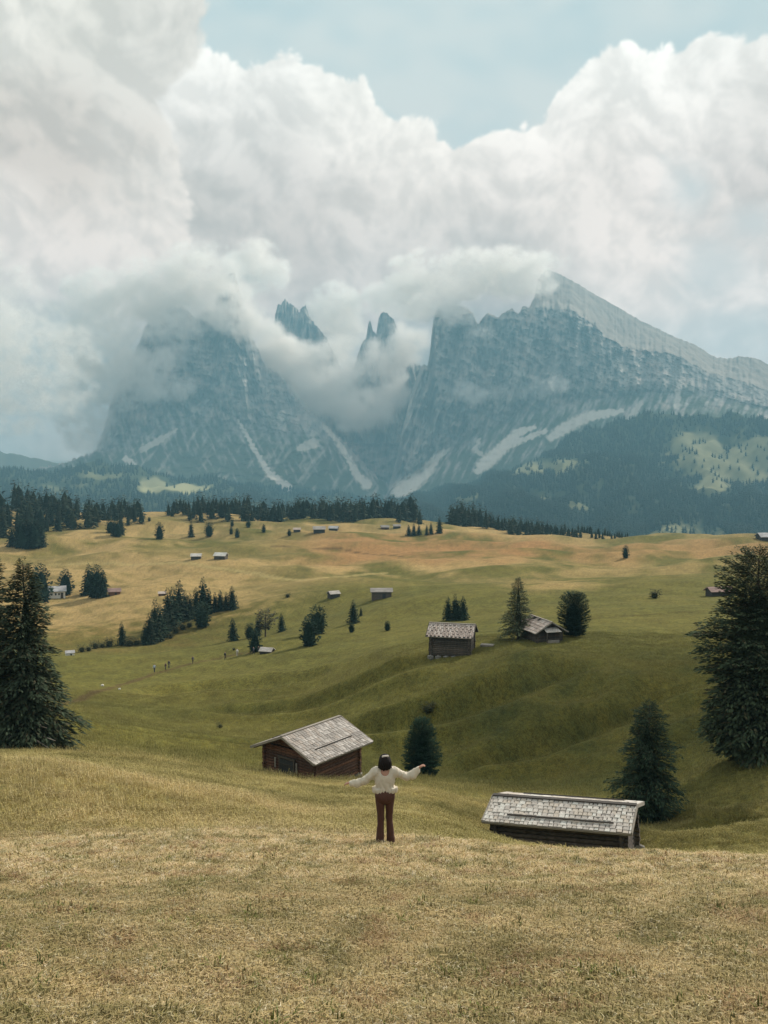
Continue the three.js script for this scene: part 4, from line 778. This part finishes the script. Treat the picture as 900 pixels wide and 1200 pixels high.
// ------------------------------------------------------------------ people: smooth surfaces meshed from distance fields
function surface(f, lo, hi, cell) {                      // surface nets
  const n = [0, 1, 2].map((k) => Math.ceil((hi[k] - lo[k]) / cell) + 1), [nx, ny, nz] = n, v = new Float32Array(nx * ny * nz), id = new Int32Array(nx * ny * nz).fill(-1), pos = [], idx = [], at = (i, j, k) => (k * ny + j) * nx + i;
  for (let k = 0; k < nz; k++) for (let j = 0; j < ny; j++) for (let i = 0; i < nx; i++) v[at(i, j, k)] = f(lo[0] + i * cell, lo[1] + j * cell, lo[2] + k * cell);
  for (let k = 0; k < nz - 1; k++) for (let j = 0; j < ny - 1; j++) for (let i = 0; i < nx - 1; i++) {
    let s = [0, 0, 0], c = 0, neg = 0; const e = [];
    for (let b = 0; b < 8; b++) { e[b] = v[at(i + (b & 1), j + ((b >> 1) & 1), k + (b >> 2))]; if (e[b] < 0) neg++; }
    if (!neg || neg === 8) continue;
    for (let b = 0; b < 8; b++) for (const m of [1, 2, 4]) if (!(b & m)) { const o = b | m; if ((e[b] < 0) !== (e[o] < 0)) { const t = e[b] / (e[b] - e[o]); s[0] += (b & 1) + (m === 1 ? t : 0); s[1] += ((b >> 1) & 1) + (m === 2 ? t : 0); s[2] += (b >> 2) + (m === 4 ? t : 0); c++; } }
    id[at(i, j, k)] = pos.length / 3; pos.push(lo[0] + (i + s[0] / c) * cell, lo[1] + (j + s[1] / c) * cell, lo[2] + (k + s[2] / c) * cell);
  }
  for (let k = 1; k < nz - 1; k++) for (let j = 1; j < ny - 1; j++) for (let i = 1; i < nx - 1; i++) {
    const a = v[at(i, j, k)] < 0;
    for (const [di, dj, dk, u, w] of [[1, 0, 0, [0, 1, 0], [0, 0, 1]], [0, 1, 0, [0, 0, 1], [1, 0, 0]], [0, 0, 1, [1, 0, 0], [0, 1, 0]]]) {
      if ((v[at(i + di, j + dj, k + dk)] < 0) === a) continue;
      const q = [id[at(i - u[0] - w[0], j - u[1] - w[1], k - u[2] - w[2])], id[at(i - w[0], j - w[1], k - w[2])], id[at(i, j, k)], id[at(i - u[0], j - u[1], k - u[2])]];
      if (q.some((x) => x < 0)) continue;
      if (a) idx.push(q[0], q[1], q[2], q[0], q[2], q[3]); else idx.push(q[0], q[2], q[1], q[0], q[3], q[2]);
    }
  }
  const g = new THREE.BufferGeometry(); g.setAttribute('position', new THREE.Float32BufferAttribute(pos, 3)); g.setIndex(idx); g.computeVertexNormals(); return g;
}
const cap = (x, y, z, a, b, ra, rb) => { const dx = b[0] - a[0], dy = b[1] - a[1], dz = b[2] - a[2], t = clamp(((x - a[0]) * dx + (y - a[1]) * dy + (z - a[2]) * dz) / (dx * dx + dy * dy + dz * dz)); return Math.hypot(x - a[0] - dx * t, y - a[1] - dy * t, z - a[2] - dz * t) - lerp(ra, rb, t); };
const ell = (x, y, z, c, r) => { const a = (x - c[0]) / r[0], b = (y - c[1]) / r[1], d = (z - c[2]) / r[2], k = Math.hypot(a, b, d); return (k - 1) * Math.min(r[0], r[1], r[2]); };
const smin = (a, b, k) => { const h = clamp(0.5 + (0.5 * (b - a)) / k); return lerp(b, a, h) - k * h * (1 - h); };
const smooth = (k, ...d) => d.reduce((a, b) => smin(a, b, k));
{
  const SHL = [-0.165, 1.345, 0], SHR = [0.165, 1.345, 0], ELL = [-0.36, 1.175, -0.02], ELR = [0.385, 1.235, -0.03], WRL = [-0.60, 1.135, -0.05], WRR = [0.60, 1.375, -0.06];
  const HIPL = [-0.085, 0.90, 0], HIPR = [0.085, 0.90, 0], KNL = [-0.072, 0.49, -0.01], KNR = [0.082, 0.49, -0.06], ANL = [-0.088, 0.08, 0.03], ANR = [0.105, 0.08, -0.05], HEAD = [0.0, 1.535, -0.015];
  const hand = (wr, el, side) => {                       // palm, four fingers and a thumb, lightly curled, gripping the cuff
    const dx = new THREE.Vector3(wr[0] - el[0], wr[1] - el[1], wr[2] - el[2]).normalize(), up = new THREE.Vector3(0, 1, 0), nrm = up.clone().sub(dx.clone().multiplyScalar(up.dot(dx))).normalize(), lat = dx.clone().cross(nrm).normalize();
    const P3 = (a, b, c) => [wr[0] + dx.x * a + nrm.x * b + lat.x * c, wr[1] + dx.y * a + nrm.y * b + lat.y * c, wr[2] + dx.z * a + nrm.z * b + lat.z * c];
    const bones = [[P3(0, 0, 0), P3(0.05, 0, 0.012), 0.022, 0.018], [P3(0.02, 0, -0.012), P3(0.072, -0.004, -0.022), 0.016, 0.014], [P3(0.02, 0, 0.012), P3(0.072, -0.004, 0.022), 0.016, 0.014]];
    [[-0.029, 0.055], [-0.010, 0.066], [0.010, 0.062], [0.028, 0.048]].forEach(([c, l]) => { const k = P3(0.078, -0.002, c), m = P3(0.078 + l * 0.5, -0.012, c), e = P3(0.078 + l * 0.72, -0.036, c * 0.95); bones.push([k, m, 0.0088, 0.0082], [m, e, 0.0082, 0.0072]); });
    const t0 = P3(0.018, -0.004, -0.022 * side), t1 = P3(0.05, -0.018, -0.050 * side), t2 = P3(0.078, -0.034, -0.048 * side); bones.push([t0, t1, 0.0115, 0.010], [t1, t2, 0.010, 0.0085]);
    const f = (x, y, z) => bones.reduce((d, b) => smin(d, cap(x, y, z, ...b), 0.006), 1), c = P3(0.06, -0.01, 0);
    return surface(f, [c[0] - 0.12, c[1] - 0.12, c[2] - 0.12], [c[0] + 0.12, c[1] + 0.12, c[2] + 0.12], 0.0035);
  };
  const body = (x, y, z) => {
    let d = smooth(0.05, ell(x, y, z, [0, 1.20, 0], [0.155, 0.20, 0.098]), ell(x, y, z, [0, 0.94, 0.01], [0.155, 0.16, 0.11]), cap(x, y, z, [0, 1.02, 0], [0, 1.30, 0], 0.105, 0.10), cap(x, y, z, SHL, SHR, 0.062, 0.062));
    d = smin(d, cap(x, y, z, [0, 1.36, 0.005], [0, 1.47, -0.008], 0.050, 0.046), 0.03);
    let h = smin(ell(x, y, z, HEAD, [0.075, 0.108, 0.092]), ell(x, y, z, [0, 1.485, -0.05], [0.052, 0.06, 0.055]), 0.03);
    h = smin(h, ell(x, y, z, [0, 1.515, -0.112], [0.012, 0.024, 0.018]), 0.012);                      // nose
    h = Math.min(h, ell(x, y, z, [-0.078, 1.525, -0.01], [0.012, 0.03, 0.02]), ell(x, y, z, [0.078, 1.525, -0.01], [0.012, 0.03, 0.02]));
    h = Math.max(h, -ell(x, y, z, [-0.03, 1.538, -0.108], [0.016, 0.009, 0.012]), -ell(x, y, z, [0.03, 1.538, -0.108], [0.016, 0.009, 0.012]), -ell(x, y, z, [0, 1.472, -0.108], [0.022, 0.004, 0.01]));
    d = smin(d, h, 0.025);
    for (const [s, e, w] of [[SHL, ELL, WRL], [SHR, ELR, WRR]]) d = smin(d, smin(cap(x, y, z, s, e, 0.048, 0.036), cap(x, y, z, e, w, 0.036, 0.022), 0.02), 0.035);
    for (const [hp, k, a, s] of [[HIPL, KNL, ANL, -1], [HIPR, KNR, ANR, 1]]) d = smin(d, smooth(0.03, cap(x, y, z, hp, k, 0.080, 0.040), cap(x, y, z, k, a, 0.040, 0.030), cap(x, y, z, [a[0], 0.035, a[2] + 0.03], [a[0] + s * 0.02, 0.03, a[2] - 0.14], 0.034, 0.026)), 0.03);
    return d;
  };
  const wave = (x, y, z, k) => Math.sin(x * k + 2.0 * Math.sin(y * 17)) * Math.sin(z * k * 0.9 + y * 9);
  const sleeve = (x, y, z, s, e, w, drop) => {           // wide sleeve: full towards the cuff, hanging below the arm
    const m = [lerp(e[0], w[0], 0.55), lerp(e[1], w[1], 0.55) - drop, lerp(e[2], w[2], 0.55)], c = [lerp(e[0], w[0], 0.93), lerp(e[1], w[1], 0.93) - drop * 0.7, lerp(e[2], w[2], 0.93)];
    return smooth(0.03, cap(x, y, z, s, e, 0.072, 0.066), cap(x, y, z, e, m, 0.064, 0.066), cap(x, y, z, m, c, 0.062, 0.052), cap(x, y, z, e, w, 0.05, 0.034));
  };
  const blouse = (x, y, z) => {
    let d = smooth(0.05, ell(x, y, z, [0, 1.21, 0], [0.182, 0.23, 0.125]), cap(x, y, z, SHL, SHR, 0.078, 0.078), cap(x, y, z, [0, 1.06, 0.0], [0, 1.25, 0], 0.135, 0.13));
    d = smin(d, smin(sleeve(x, y, z, SHL, ELL, WRL, 0.035), sleeve(x, y, z, SHR, ELR, WRR, 0.06), 0.02), 0.045);
    const hem = cap(x, y, z, [-0.10, 1.02, 0], [0.10, 1.02, 0], 0.125, 0.125) + 0.012 * Math.sin(Math.atan2(z, x) * 17); d = smin(d, Math.max(hem, Math.abs(y - 1.01) - 0.05), 0.03);
    const collar = Math.max(Math.abs(Math.hypot(x, (z - 0.0) * 1.05) - 0.105 - 0.010 * Math.sin(Math.atan2(z, x) * 14)) - 0.016, Math.abs(y - 1.375 - 0.02 * Math.cos(Math.atan2(z, x))) - 0.022); d = smin(d, collar, 0.014);
    d += 0.0055 * wave(x, y, z, 62) + 0.004 * n3(x * 22, y * 15, z * 22);
    d = Math.max(d, 0.975 - y, -(Math.hypot(x, y - 1.375, z - 0.09) - 0.078));                            // open at the nape
    return Math.max(d, -cap(x, y, z, [0, 0.9, 0], [0, 1.03, 0], 0.098, 0.098));
  };
  const trousers = (x, y, z) => {
    let d = smooth(0.045, ell(x, y, z, [0.0, 0.93, 0.022], [0.180, 0.15, 0.132]), cap(x, y, z, [0, 0.92, 0], [0, 1.03, 0], 0.135, 0.122));
    for (const [hp, k, a, s] of [[HIPL, KNL, ANL, -1], [HIPR, KNR, ANR, 1]]) { const hemp = [a[0] + s * 0.004, 0.03, a[2] + 0.004]; d = smin(d, smooth(0.03, cap(x, y, z, hp, k, 0.092, 0.056), cap(x, y, z, k, hemp, 0.054, 0.078)), 0.012); }
    d += 0.004 * n3(x * 14, y * 6, z * 14) + 0.0025 * Math.sin(y * 60 + x * 20) * sstep(0.35, 0.1, y);
    return Math.max(d, y - 1.045, 0.012 - y);
  };
  const hair = (x, y, z) => {
    let d = smooth(0.03, ell(x, y, z, [0, 1.55, 0.0], [0.104, 0.112, 0.112]), ell(x, y, z, [0, 1.48, 0.035], [0.118, 0.11, 0.085]), ell(x, y, z, [0, 1.42, 0.05], [0.110, 0.06, 0.058]));
    d = Math.max(d, -ell(x, y, z, [0, 1.50, -0.12], [0.068, 0.10, 0.085]));
    d += 0.006 * Math.sin(Math.atan2(x, z) * 22 + 3 * n3(x * 8, y * 8, z * 8)) * sstep(1.6, 1.5, y) + 0.003 * n3(x * 30, y * 10, z * 30);
    return Math.max(d, 1.395 + 0.10 * x * x / 0.012 * 0.3 + 0.02 * n3(x * 30, 1, z * 30) - y);
  };
  const skin = new THREE.MeshStandardMaterial({ color: rgb(0.42, 0.23, 0.16), roughness: 0.6 }), cream = new THREE.MeshPhysicalMaterial({ color: rgb(0.66, 0.60, 0.49), roughness: 0.95, transmission: 0.18, thickness: 0, side: THREE.DoubleSide }), brown = new THREE.MeshStandardMaterial({ color: rgb(0.072, 0.028, 0.020), roughness: 0.8 }), black = new THREE.MeshPhysicalMaterial({ color: rgb(0.010, 0.008, 0.008), roughness: 0.7, specularIntensity: 0.4 });
  const p = place(451, 15.5, 985); console.log('person', p.y);
  const g = thing('person', 'person seen from behind in cream blouse and brown flared trousers, arms spread wide', 'person', p.clone().add(new THREE.Vector3(0, 0.015, 0)), 0.04);
  const bodyGeo = mergeGeometries([surface(body, [-0.70, -0.02, -0.24], [0.70, 1.68, 0.2], 0.014), hand(WRL, ELL, -1), hand(WRR, ELR, 1)]);
  part('body', bodyGeo, skin, g);
  part('blouse', surface(blouse, [-0.72, 0.94, -0.24], [0.74, 1.46, 0.24], 0.011), cream, g);
  part('trousers', surface(trousers, [-0.26, -0.02, -0.22], [0.28, 1.08, 0.24], 0.011), brown, g);
  const hr = part('hair', surface(hair, [-0.16, 1.32, -0.16], [0.16, 1.70, 0.18], 0.008), black, g);
  const clip = part('hair_clip', surface((x, y, z) => Math.max(Math.abs(cap(x, y, z, [-0.035, 1.632, 0.055], [0.045, 1.638, 0.05], 0.016, 0.014)) - 0.006, 1.62 - y), [-0.08, 1.58, 0.0], [0.09, 1.68, 0.1], 0.006), new THREE.MeshStandardMaterial({ color: rgb(0.55, 0.50, 0.44), roughness: 0.4 }), hr);
  const shoe = (a, s) => surface((x, y, z) => Math.max(cap(x, y, z, [a[0], 0.03, a[2] + 0.035], [a[0] + s * 0.02, 0.026, a[2] - 0.15], 0.044, 0.034), -0.012 - y), [a[0] - 0.12, -0.03, a[2] - 0.22], [a[0] + 0.12, 0.1, a[2] + 0.1], 0.01);
  const shoeMat = new THREE.MeshStandardMaterial({ color: rgb(0.30, 0.16, 0.12), roughness: 0.7 }); part('shoe', shoe(ANL, -1), shoeMat, g); part('shoe', shoe(ANR, 1), shoeMat, g);
}
// walkers on the trail, a few pixels tall
{
  const walk = (st) => surface((x, y, z) => { let d = smooth(0.06, cap(x, y, z, [0, 0.95, 0], [0, 1.38, 0.02], 0.15, 0.17), cap(x, y, z, [0, 1.4, 0], [0, 1.5, 0], 0.07, 0.06)); d = smin(d, ell(x, y, z, [0, 1.61, 0], [0.09, 0.12, 0.1]), 0.03); for (const s of [-1, 1]) { d = smin(d, smin(cap(x, y, z, [s * 0.09, 0.92, 0], [s * 0.09, 0.5, s * st * 0.6], 0.10, 0.07), cap(x, y, z, [s * 0.09, 0.5, s * st * 0.6], [s * 0.09, 0.05, s * st], 0.07, 0.05), 0.04), 0.05); d = smin(d, smin(cap(x, y, z, [s * 0.19, 1.38, 0], [s * 0.25, 1.1, -s * st * 0.5], 0.06, 0.05), cap(x, y, z, [s * 0.25, 1.1, -s * st * 0.5], [s * 0.24, 0.88, -s * st], 0.05, 0.035), 0.03), 0.04); } d = smin(d, ell(x, y, z, [0, 1.22, 0.2], [0.13, 0.2, 0.09]), 0.03); return d; }, [-0.4, -0.05, -0.4], [0.4, 1.8, 0.4], 0.035);
  const gs = [walk(0.22), walk(-0.15)];
  const cloth = (top, legs) => gs.map((g0) => { const g = g0.clone(), p = g.attributes.position, c = []; for (let i = 0; i < p.count; i++) { const y = p.getY(i); c.push(...(y > 1.66 ? [0.04, 0.03, 0.02] : y > 1.5 ? [0.36, 0.21, 0.15] : y > 0.92 ? top : legs)); } g.setAttribute('color', new THREE.Float32BufferAttribute(c, 3)); return g; });
  const m = new THREE.MeshStandardMaterial({ vertexColors: true, roughness: 0.9 });
  [[181, 788, [0.35, 0.42, 0.5], [0.05, 0.06, 0.09], 'walker in a pale blue top at the downhill end of the trail'], [194, 785, [0.10, 0.05, 0.05], [0.04, 0.04, 0.05], 'walker in dark red, shorter of the pair on the trail'], [198, 783, [0.05, 0.05, 0.06], [0.04, 0.04, 0.05], 'walker in black, taller of the pair on the trail'], [226, 778, [0.10, 0.09, 0.10], [0.05, 0.04, 0.04], 'walker in grey halfway along the trail'], [264, 773, [0.03, 0.03, 0.04], [0.03, 0.03, 0.04], 'walker all in black standing below the upright fir'], [278, 769, [0.65, 0.63, 0.6], [0.5, 0.48, 0.45], 'walker in white next to the tiny dark bush'], [297, 767, [0.06, 0.06, 0.08], [0.04, 0.04, 0.05], 'walker in navy in front of the half sunk hut'], [303, 766, [0.06, 0.05, 0.05], [0.03, 0.03, 0.03], 'walker in dark brown in front of the half sunk hut']].forEach(([px, py, top, legs, label], i) => {
    const p = hit(px, py, 100, 400); if (!p) { console.log('no walker', px); return; }
    const o = new THREE.Mesh(cloth(top, legs)[i % 2], m); o.name = numbered('person'); o.castShadow = o.receiveShadow = true; scene.add(o); tag(o, label, 'person', 'walkers on the trail'); o.position.copy(p); o.rotation.y = i * 1.3; o.scale.setScalar(i === 1 ? 0.85 : 1);
    if (!i) console.log('walker at', distOf(p));
  });
}

// ------------------------------------------------------------------ grass, too many blades to count
{
  const blade = new THREE.MeshPhysicalMaterial({ vertexColors: true, roughness: 0.9, specularIntensity: 0.25, side: THREE.DoubleSide });
  const tuft = (seed, n, spread, h, lay, wd = 0.0036) => {
    const q = rng(seed), s = new Soup();
    for (let i = 0; i < n; i++) {
      const a = q() * 6.28, R = spread * Math.sqrt(q()), x = Math.cos(a) * R, z = Math.sin(a) * R, b = q() * 6.28, l = h * (0.5 + 0.8 * q()), out = lay * (0.3 + 0.9 * q()), w = wd * (0.7 + 0.7 * q()), k = 0.7 + 0.6 * q(), col = [k, k, k * (0.85 + 0.3 * q())];
      const bx0 = Math.cos(b), bz0 = Math.sin(b), px = -bz0 * w, pz = bx0 * w, m = [x + bx0 * l * out * 0.35, l * 0.6, z + bz0 * l * out * 0.35], t = [x + bx0 * l * out, l * (0.95 - 0.45 * out), z + bz0 * l * out];
      s.quad([x - px, -0.01, z - pz], [x + px, -0.01, z + pz], [m[0] + px * 0.8, m[1], m[2] + pz * 0.8], [m[0] - px * 0.8, m[1], m[2] - pz * 0.8], col);
      s.tri([m[0] - px * 0.8, m[1], m[2] - pz * 0.8], [m[0] + px * 0.8, m[1], m[2] + pz * 0.8], t, col);
    }
    return s.build();
  };
  const Y = new THREE.Vector3(0, 1, 0), Q = new THREE.Quaternion(), M = new THREE.Matrix4();
  const sow = (geo, seed, n, r0, r1, half, size, tint, keep, label) => {
    const q = rng(seed), ms = [], cs = [];
    for (let i = 0; i < n; i++) {
      const r = Math.sqrt(lerp(r0 * r0, r1 * r1, q())), a = (q() * 2 - 1) * half, x = r * Math.sin(a), z = -r * Math.cos(a);
      if (keep && !keep(x, z, r, a, q)) continue;
      const s = size * (0.6 + 0.8 * q()) * (1 + 0.35 * n2(x * 0.9, z * 0.9)); Q.setFromAxisAngle(Y, q() * 6.28);
      ms.push(M.clone().compose(new THREE.Vector3(x, ground(x, z), z), Q, new THREE.Vector3(s, s * (0.75 + 0.5 * q()), s)));
      const c = tint(x, z, q); cs.push(rgb(c[0], c[1], c[2]));
    }
    console.log('grass', ms.length);
    stuff('grass', geo, blade, ms, cs, label, 'grass');
  };
  const STRAW = [0.49, 0.365, 0.18], HAY = [0.60, 0.475, 0.27], GREEN = [0.15, 0.145, 0.05], RED = [0.29, 0.165, 0.09], PALE = [0.56, 0.49, 0.32];
  const dry = (x, z, q) => {
    const a = fbm2(x * 0.55, z * 0.55, 3), b = fbm2(x * 2.2 + 9, z * 2.2, 2), g = clamp(0.36 + 0.75 * a + 0.8 * b + 0.5 * (q() - 0.5));
    let c = mixc(mixc(STRAW, HAY, q()), GREEN, g * 0.85);
    if (q() < 0.10) c = PALE; if (fbm2(x * 0.8 + 30, z * 0.8, 2) > 0.28 && q() < 0.5) c = mixc(c, RED, 0.6);
    const k = 0.8 + 0.4 * q(); return [c[0] * k, c[1] * k, c[2] * k];
  };
  sow(tuft(1, 14, 0.050, 0.056, 0.9, 0.0024), 21, 150000, 3.6, 12, 0.52, 1, dry, null, 'short dry straw and green grass on the near slope');
  sow(tuft(2, 14, 0.060, 0.066, 0.75, 0.0030), 22, 115000, 10, 21, 0.50, 1.15, dry, null, 'dry straw coloured grass along the near brow');
  sow(tuft(3, 14, 0.045, 0.075, 0.6), 23, 7000, 3.6, 18, 0.52, 1, (x, z, q) => { const k = 0.6 + 0.6 * q(); return [0.14 * k, 0.16 * k, 0.045 * k]; }, (x, z, r, a, q) => fbm2(x * 0.7 + 3, z * 0.7, 2) > 0.08, 'darker green tufts among the dry grass');
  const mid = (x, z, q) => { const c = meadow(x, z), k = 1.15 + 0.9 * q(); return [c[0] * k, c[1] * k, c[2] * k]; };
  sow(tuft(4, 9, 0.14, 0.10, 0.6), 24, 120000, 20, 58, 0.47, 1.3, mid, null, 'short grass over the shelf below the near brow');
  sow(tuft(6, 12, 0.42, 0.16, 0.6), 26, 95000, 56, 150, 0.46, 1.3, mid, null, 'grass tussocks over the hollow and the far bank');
  sow(tuft(5, 7, 0.10, 0.30, 0.35), 25, 2600, 24, 32, 0.5, 1.0, (x, z, q) => { const k = 0.8 + 0.5 * q(); return [0.50 * k, 0.42 * k, 0.22 * k]; }, (x, z, r, a, q) => a < -0.27 && q() < 0.8, 'tall pale seeding grass on the crest of the left mound');
}

// ------------------------------------------------------------------ mist and cloud hanging on the mountains: countless bright droplets-sized flecks
{
  const q = rng(91), fleck = new Soup(), N = 380;
  const gauss = () => Math.sqrt(-2 * Math.log(1 - q())) * Math.cos(6.2832 * q());
  for (let i = 0; i < N; i++) {
    const x = gauss() * 0.48, y = gauss() * 0.42, z = gauss() * 0.48, s = 0.023 + 0.020 * q(), v = () => { const a = new THREE.Vector3(gauss(), gauss(), gauss()).normalize().multiplyScalar(s); return [x + a.x, y + a.y, z + a.z]; };
    fleck.tri(v(), v(), v(), [1, 1, 1]);
  }
  const geo = fleck.build(), mat = new THREE.MeshPhysicalMaterial({ color: rgb(1.0, 0.972, 0.945), roughness: 1, specularIntensity: 0, transmission: 0.7, thickness: 0, side: THREE.DoubleSide });
  const Q = new THREE.Quaternion(), M = new THREE.Matrix4(), E = new THREE.Euler();
  const cloud = (label, blobs) => {                      // blobs: column, row, half widths, distance, how many, how torn
    const ms = [];
    for (const [px, py, rx, ry, r, n, torn = 0.0] of blobs) for (let i = 0; i < n; i++) {
      const an = q() * 6.2832, d = Math.sqrt(q()), x = px + Math.cos(an) * d * rx, y = py + Math.sin(an) * d * ry, rr = r + gauss() * 90;
      const w = n3(x * 0.022, y * 0.034, rr * 0.002) * 0.55 + (Math.abs(n3(x * 0.05 + 7, y * 0.07, rr * 0.005)) - 0.33) * 0.75 + (Math.abs(n3(x * 0.12, y * 0.15, rr * 0.010)) - 0.33) * 0.5;
      if (w < torn - 0.42 + 0.85 * d * d + (q() - 0.5) * 0.42) continue;
      const s = (17 + 22 * q()) * (r / 6000); E.set(q() * 6, q() * 6, q() * 6);
      ms.push(M.clone().compose(pointAt(x, y, rr), Q.setFromEuler(E), new THREE.Vector3(s, s, s)));
    }
    console.log('cloud', ms.length);
    stuff('cloud', geo, mat, ms, null, label, 'cloud');
  };
  cloud('thick grey cloud covering the summit of the left massif', [
    [20, 430, 100, 80, 4700, 6000, -0.1], [-30, 380, 90, 90, 4900, 4500, -0.1], [120, 380, 70, 66, 5850, 6500, -0.15], [150, 440, 66, 40, 5800, 4200, -0.05], [196, 452, 34, 20, 5780, 1300, 0.05], [176, 340, 56, 40, 5850, 4200, -0.1], [100, 470, 40, 66, 5900, 3000, -0.1], [232, 318, 56, 36, 5900, 3600, -0.1], [206, 386, 34, 40, 5850, 1500, 0.12], [200, 345, 46, 30, 5800, 2000, 0.0], [240, 352, 30, 26, 5900, 900, 0.1],
  ]);
  cloud('torn white mist trailing across the left massif and filling the gap', [
    [268, 362, 44, 34, 5950, 2800, 0.0], [298, 388, 34, 22, 5980, 1500, 0.0], [322, 408, 26, 26, 6350, 1800, -0.1], [345, 430, 44, 34, 6300, 4200, -0.15], [385, 460, 50, 36, 6200, 5200, -0.15], [425, 486, 44, 22, 6150, 2600, -0.05], [398, 432, 40, 40, 6350, 2600, 0.0], [452, 425, 30, 34, 6500, 2400, 0.0], [478, 404, 34, 28, 6500, 1900, 0.0], [455, 466, 36, 16, 6400, 1300, 0.05], [300, 316, 40, 36, 7100, 3200, -0.1], [392, 380, 40, 50, 7250, 4200, -0.2], [470, 350, 46, 26, 7200, 2400, -0.1],
  ]);
  cloud('grey cloud base resting on the cliffs of the right massif', [
    [536, 322, 90, 34, 5980, 5600, 0.02], [606, 320, 56, 34, 6050, 3200, 0.05], [498, 352, 44, 24, 5950, 1800, 0.0], [530, 368, 36, 16, 5700, 800, 0.1], [640, 306, 40, 14, 6480, 300, 0.2],
  ]);
  { // an unseen cloud added off to the right to shade the hollow
    const c = new THREE.Vector3(27, -25, -97).addScaledVector(SUN_DIR, 450), ms = [];
    for (let i = 0; i < 90; i++) { E.set(q() * 6, q() * 6, q() * 6); const s = 9 + 9 * q(); ms.push(M.clone().compose(new THREE.Vector3(c.x + gauss() * 13, c.y + gauss() * 6, c.z + gauss() * 9), Q.setFromEuler(E), new THREE.Vector3(s, s, s))); }
    stuff('cloud', geo, mat, ms, null, 'unseen cloud added to shade the hollow beyond the huts', 'cloud');
  }
  cloud('thin veil of mist across the face of the right massif', [[552, 460, 24, 16, 5450, 480, 0.1], [610, 464, 56, 12, 5400, 420, 0.15], [648, 452, 30, 14, 5400, 300, 0.15], [560, 390, 20, 8, 5500, 120, 0.2]]);
}

renderer.render(scene, camera);
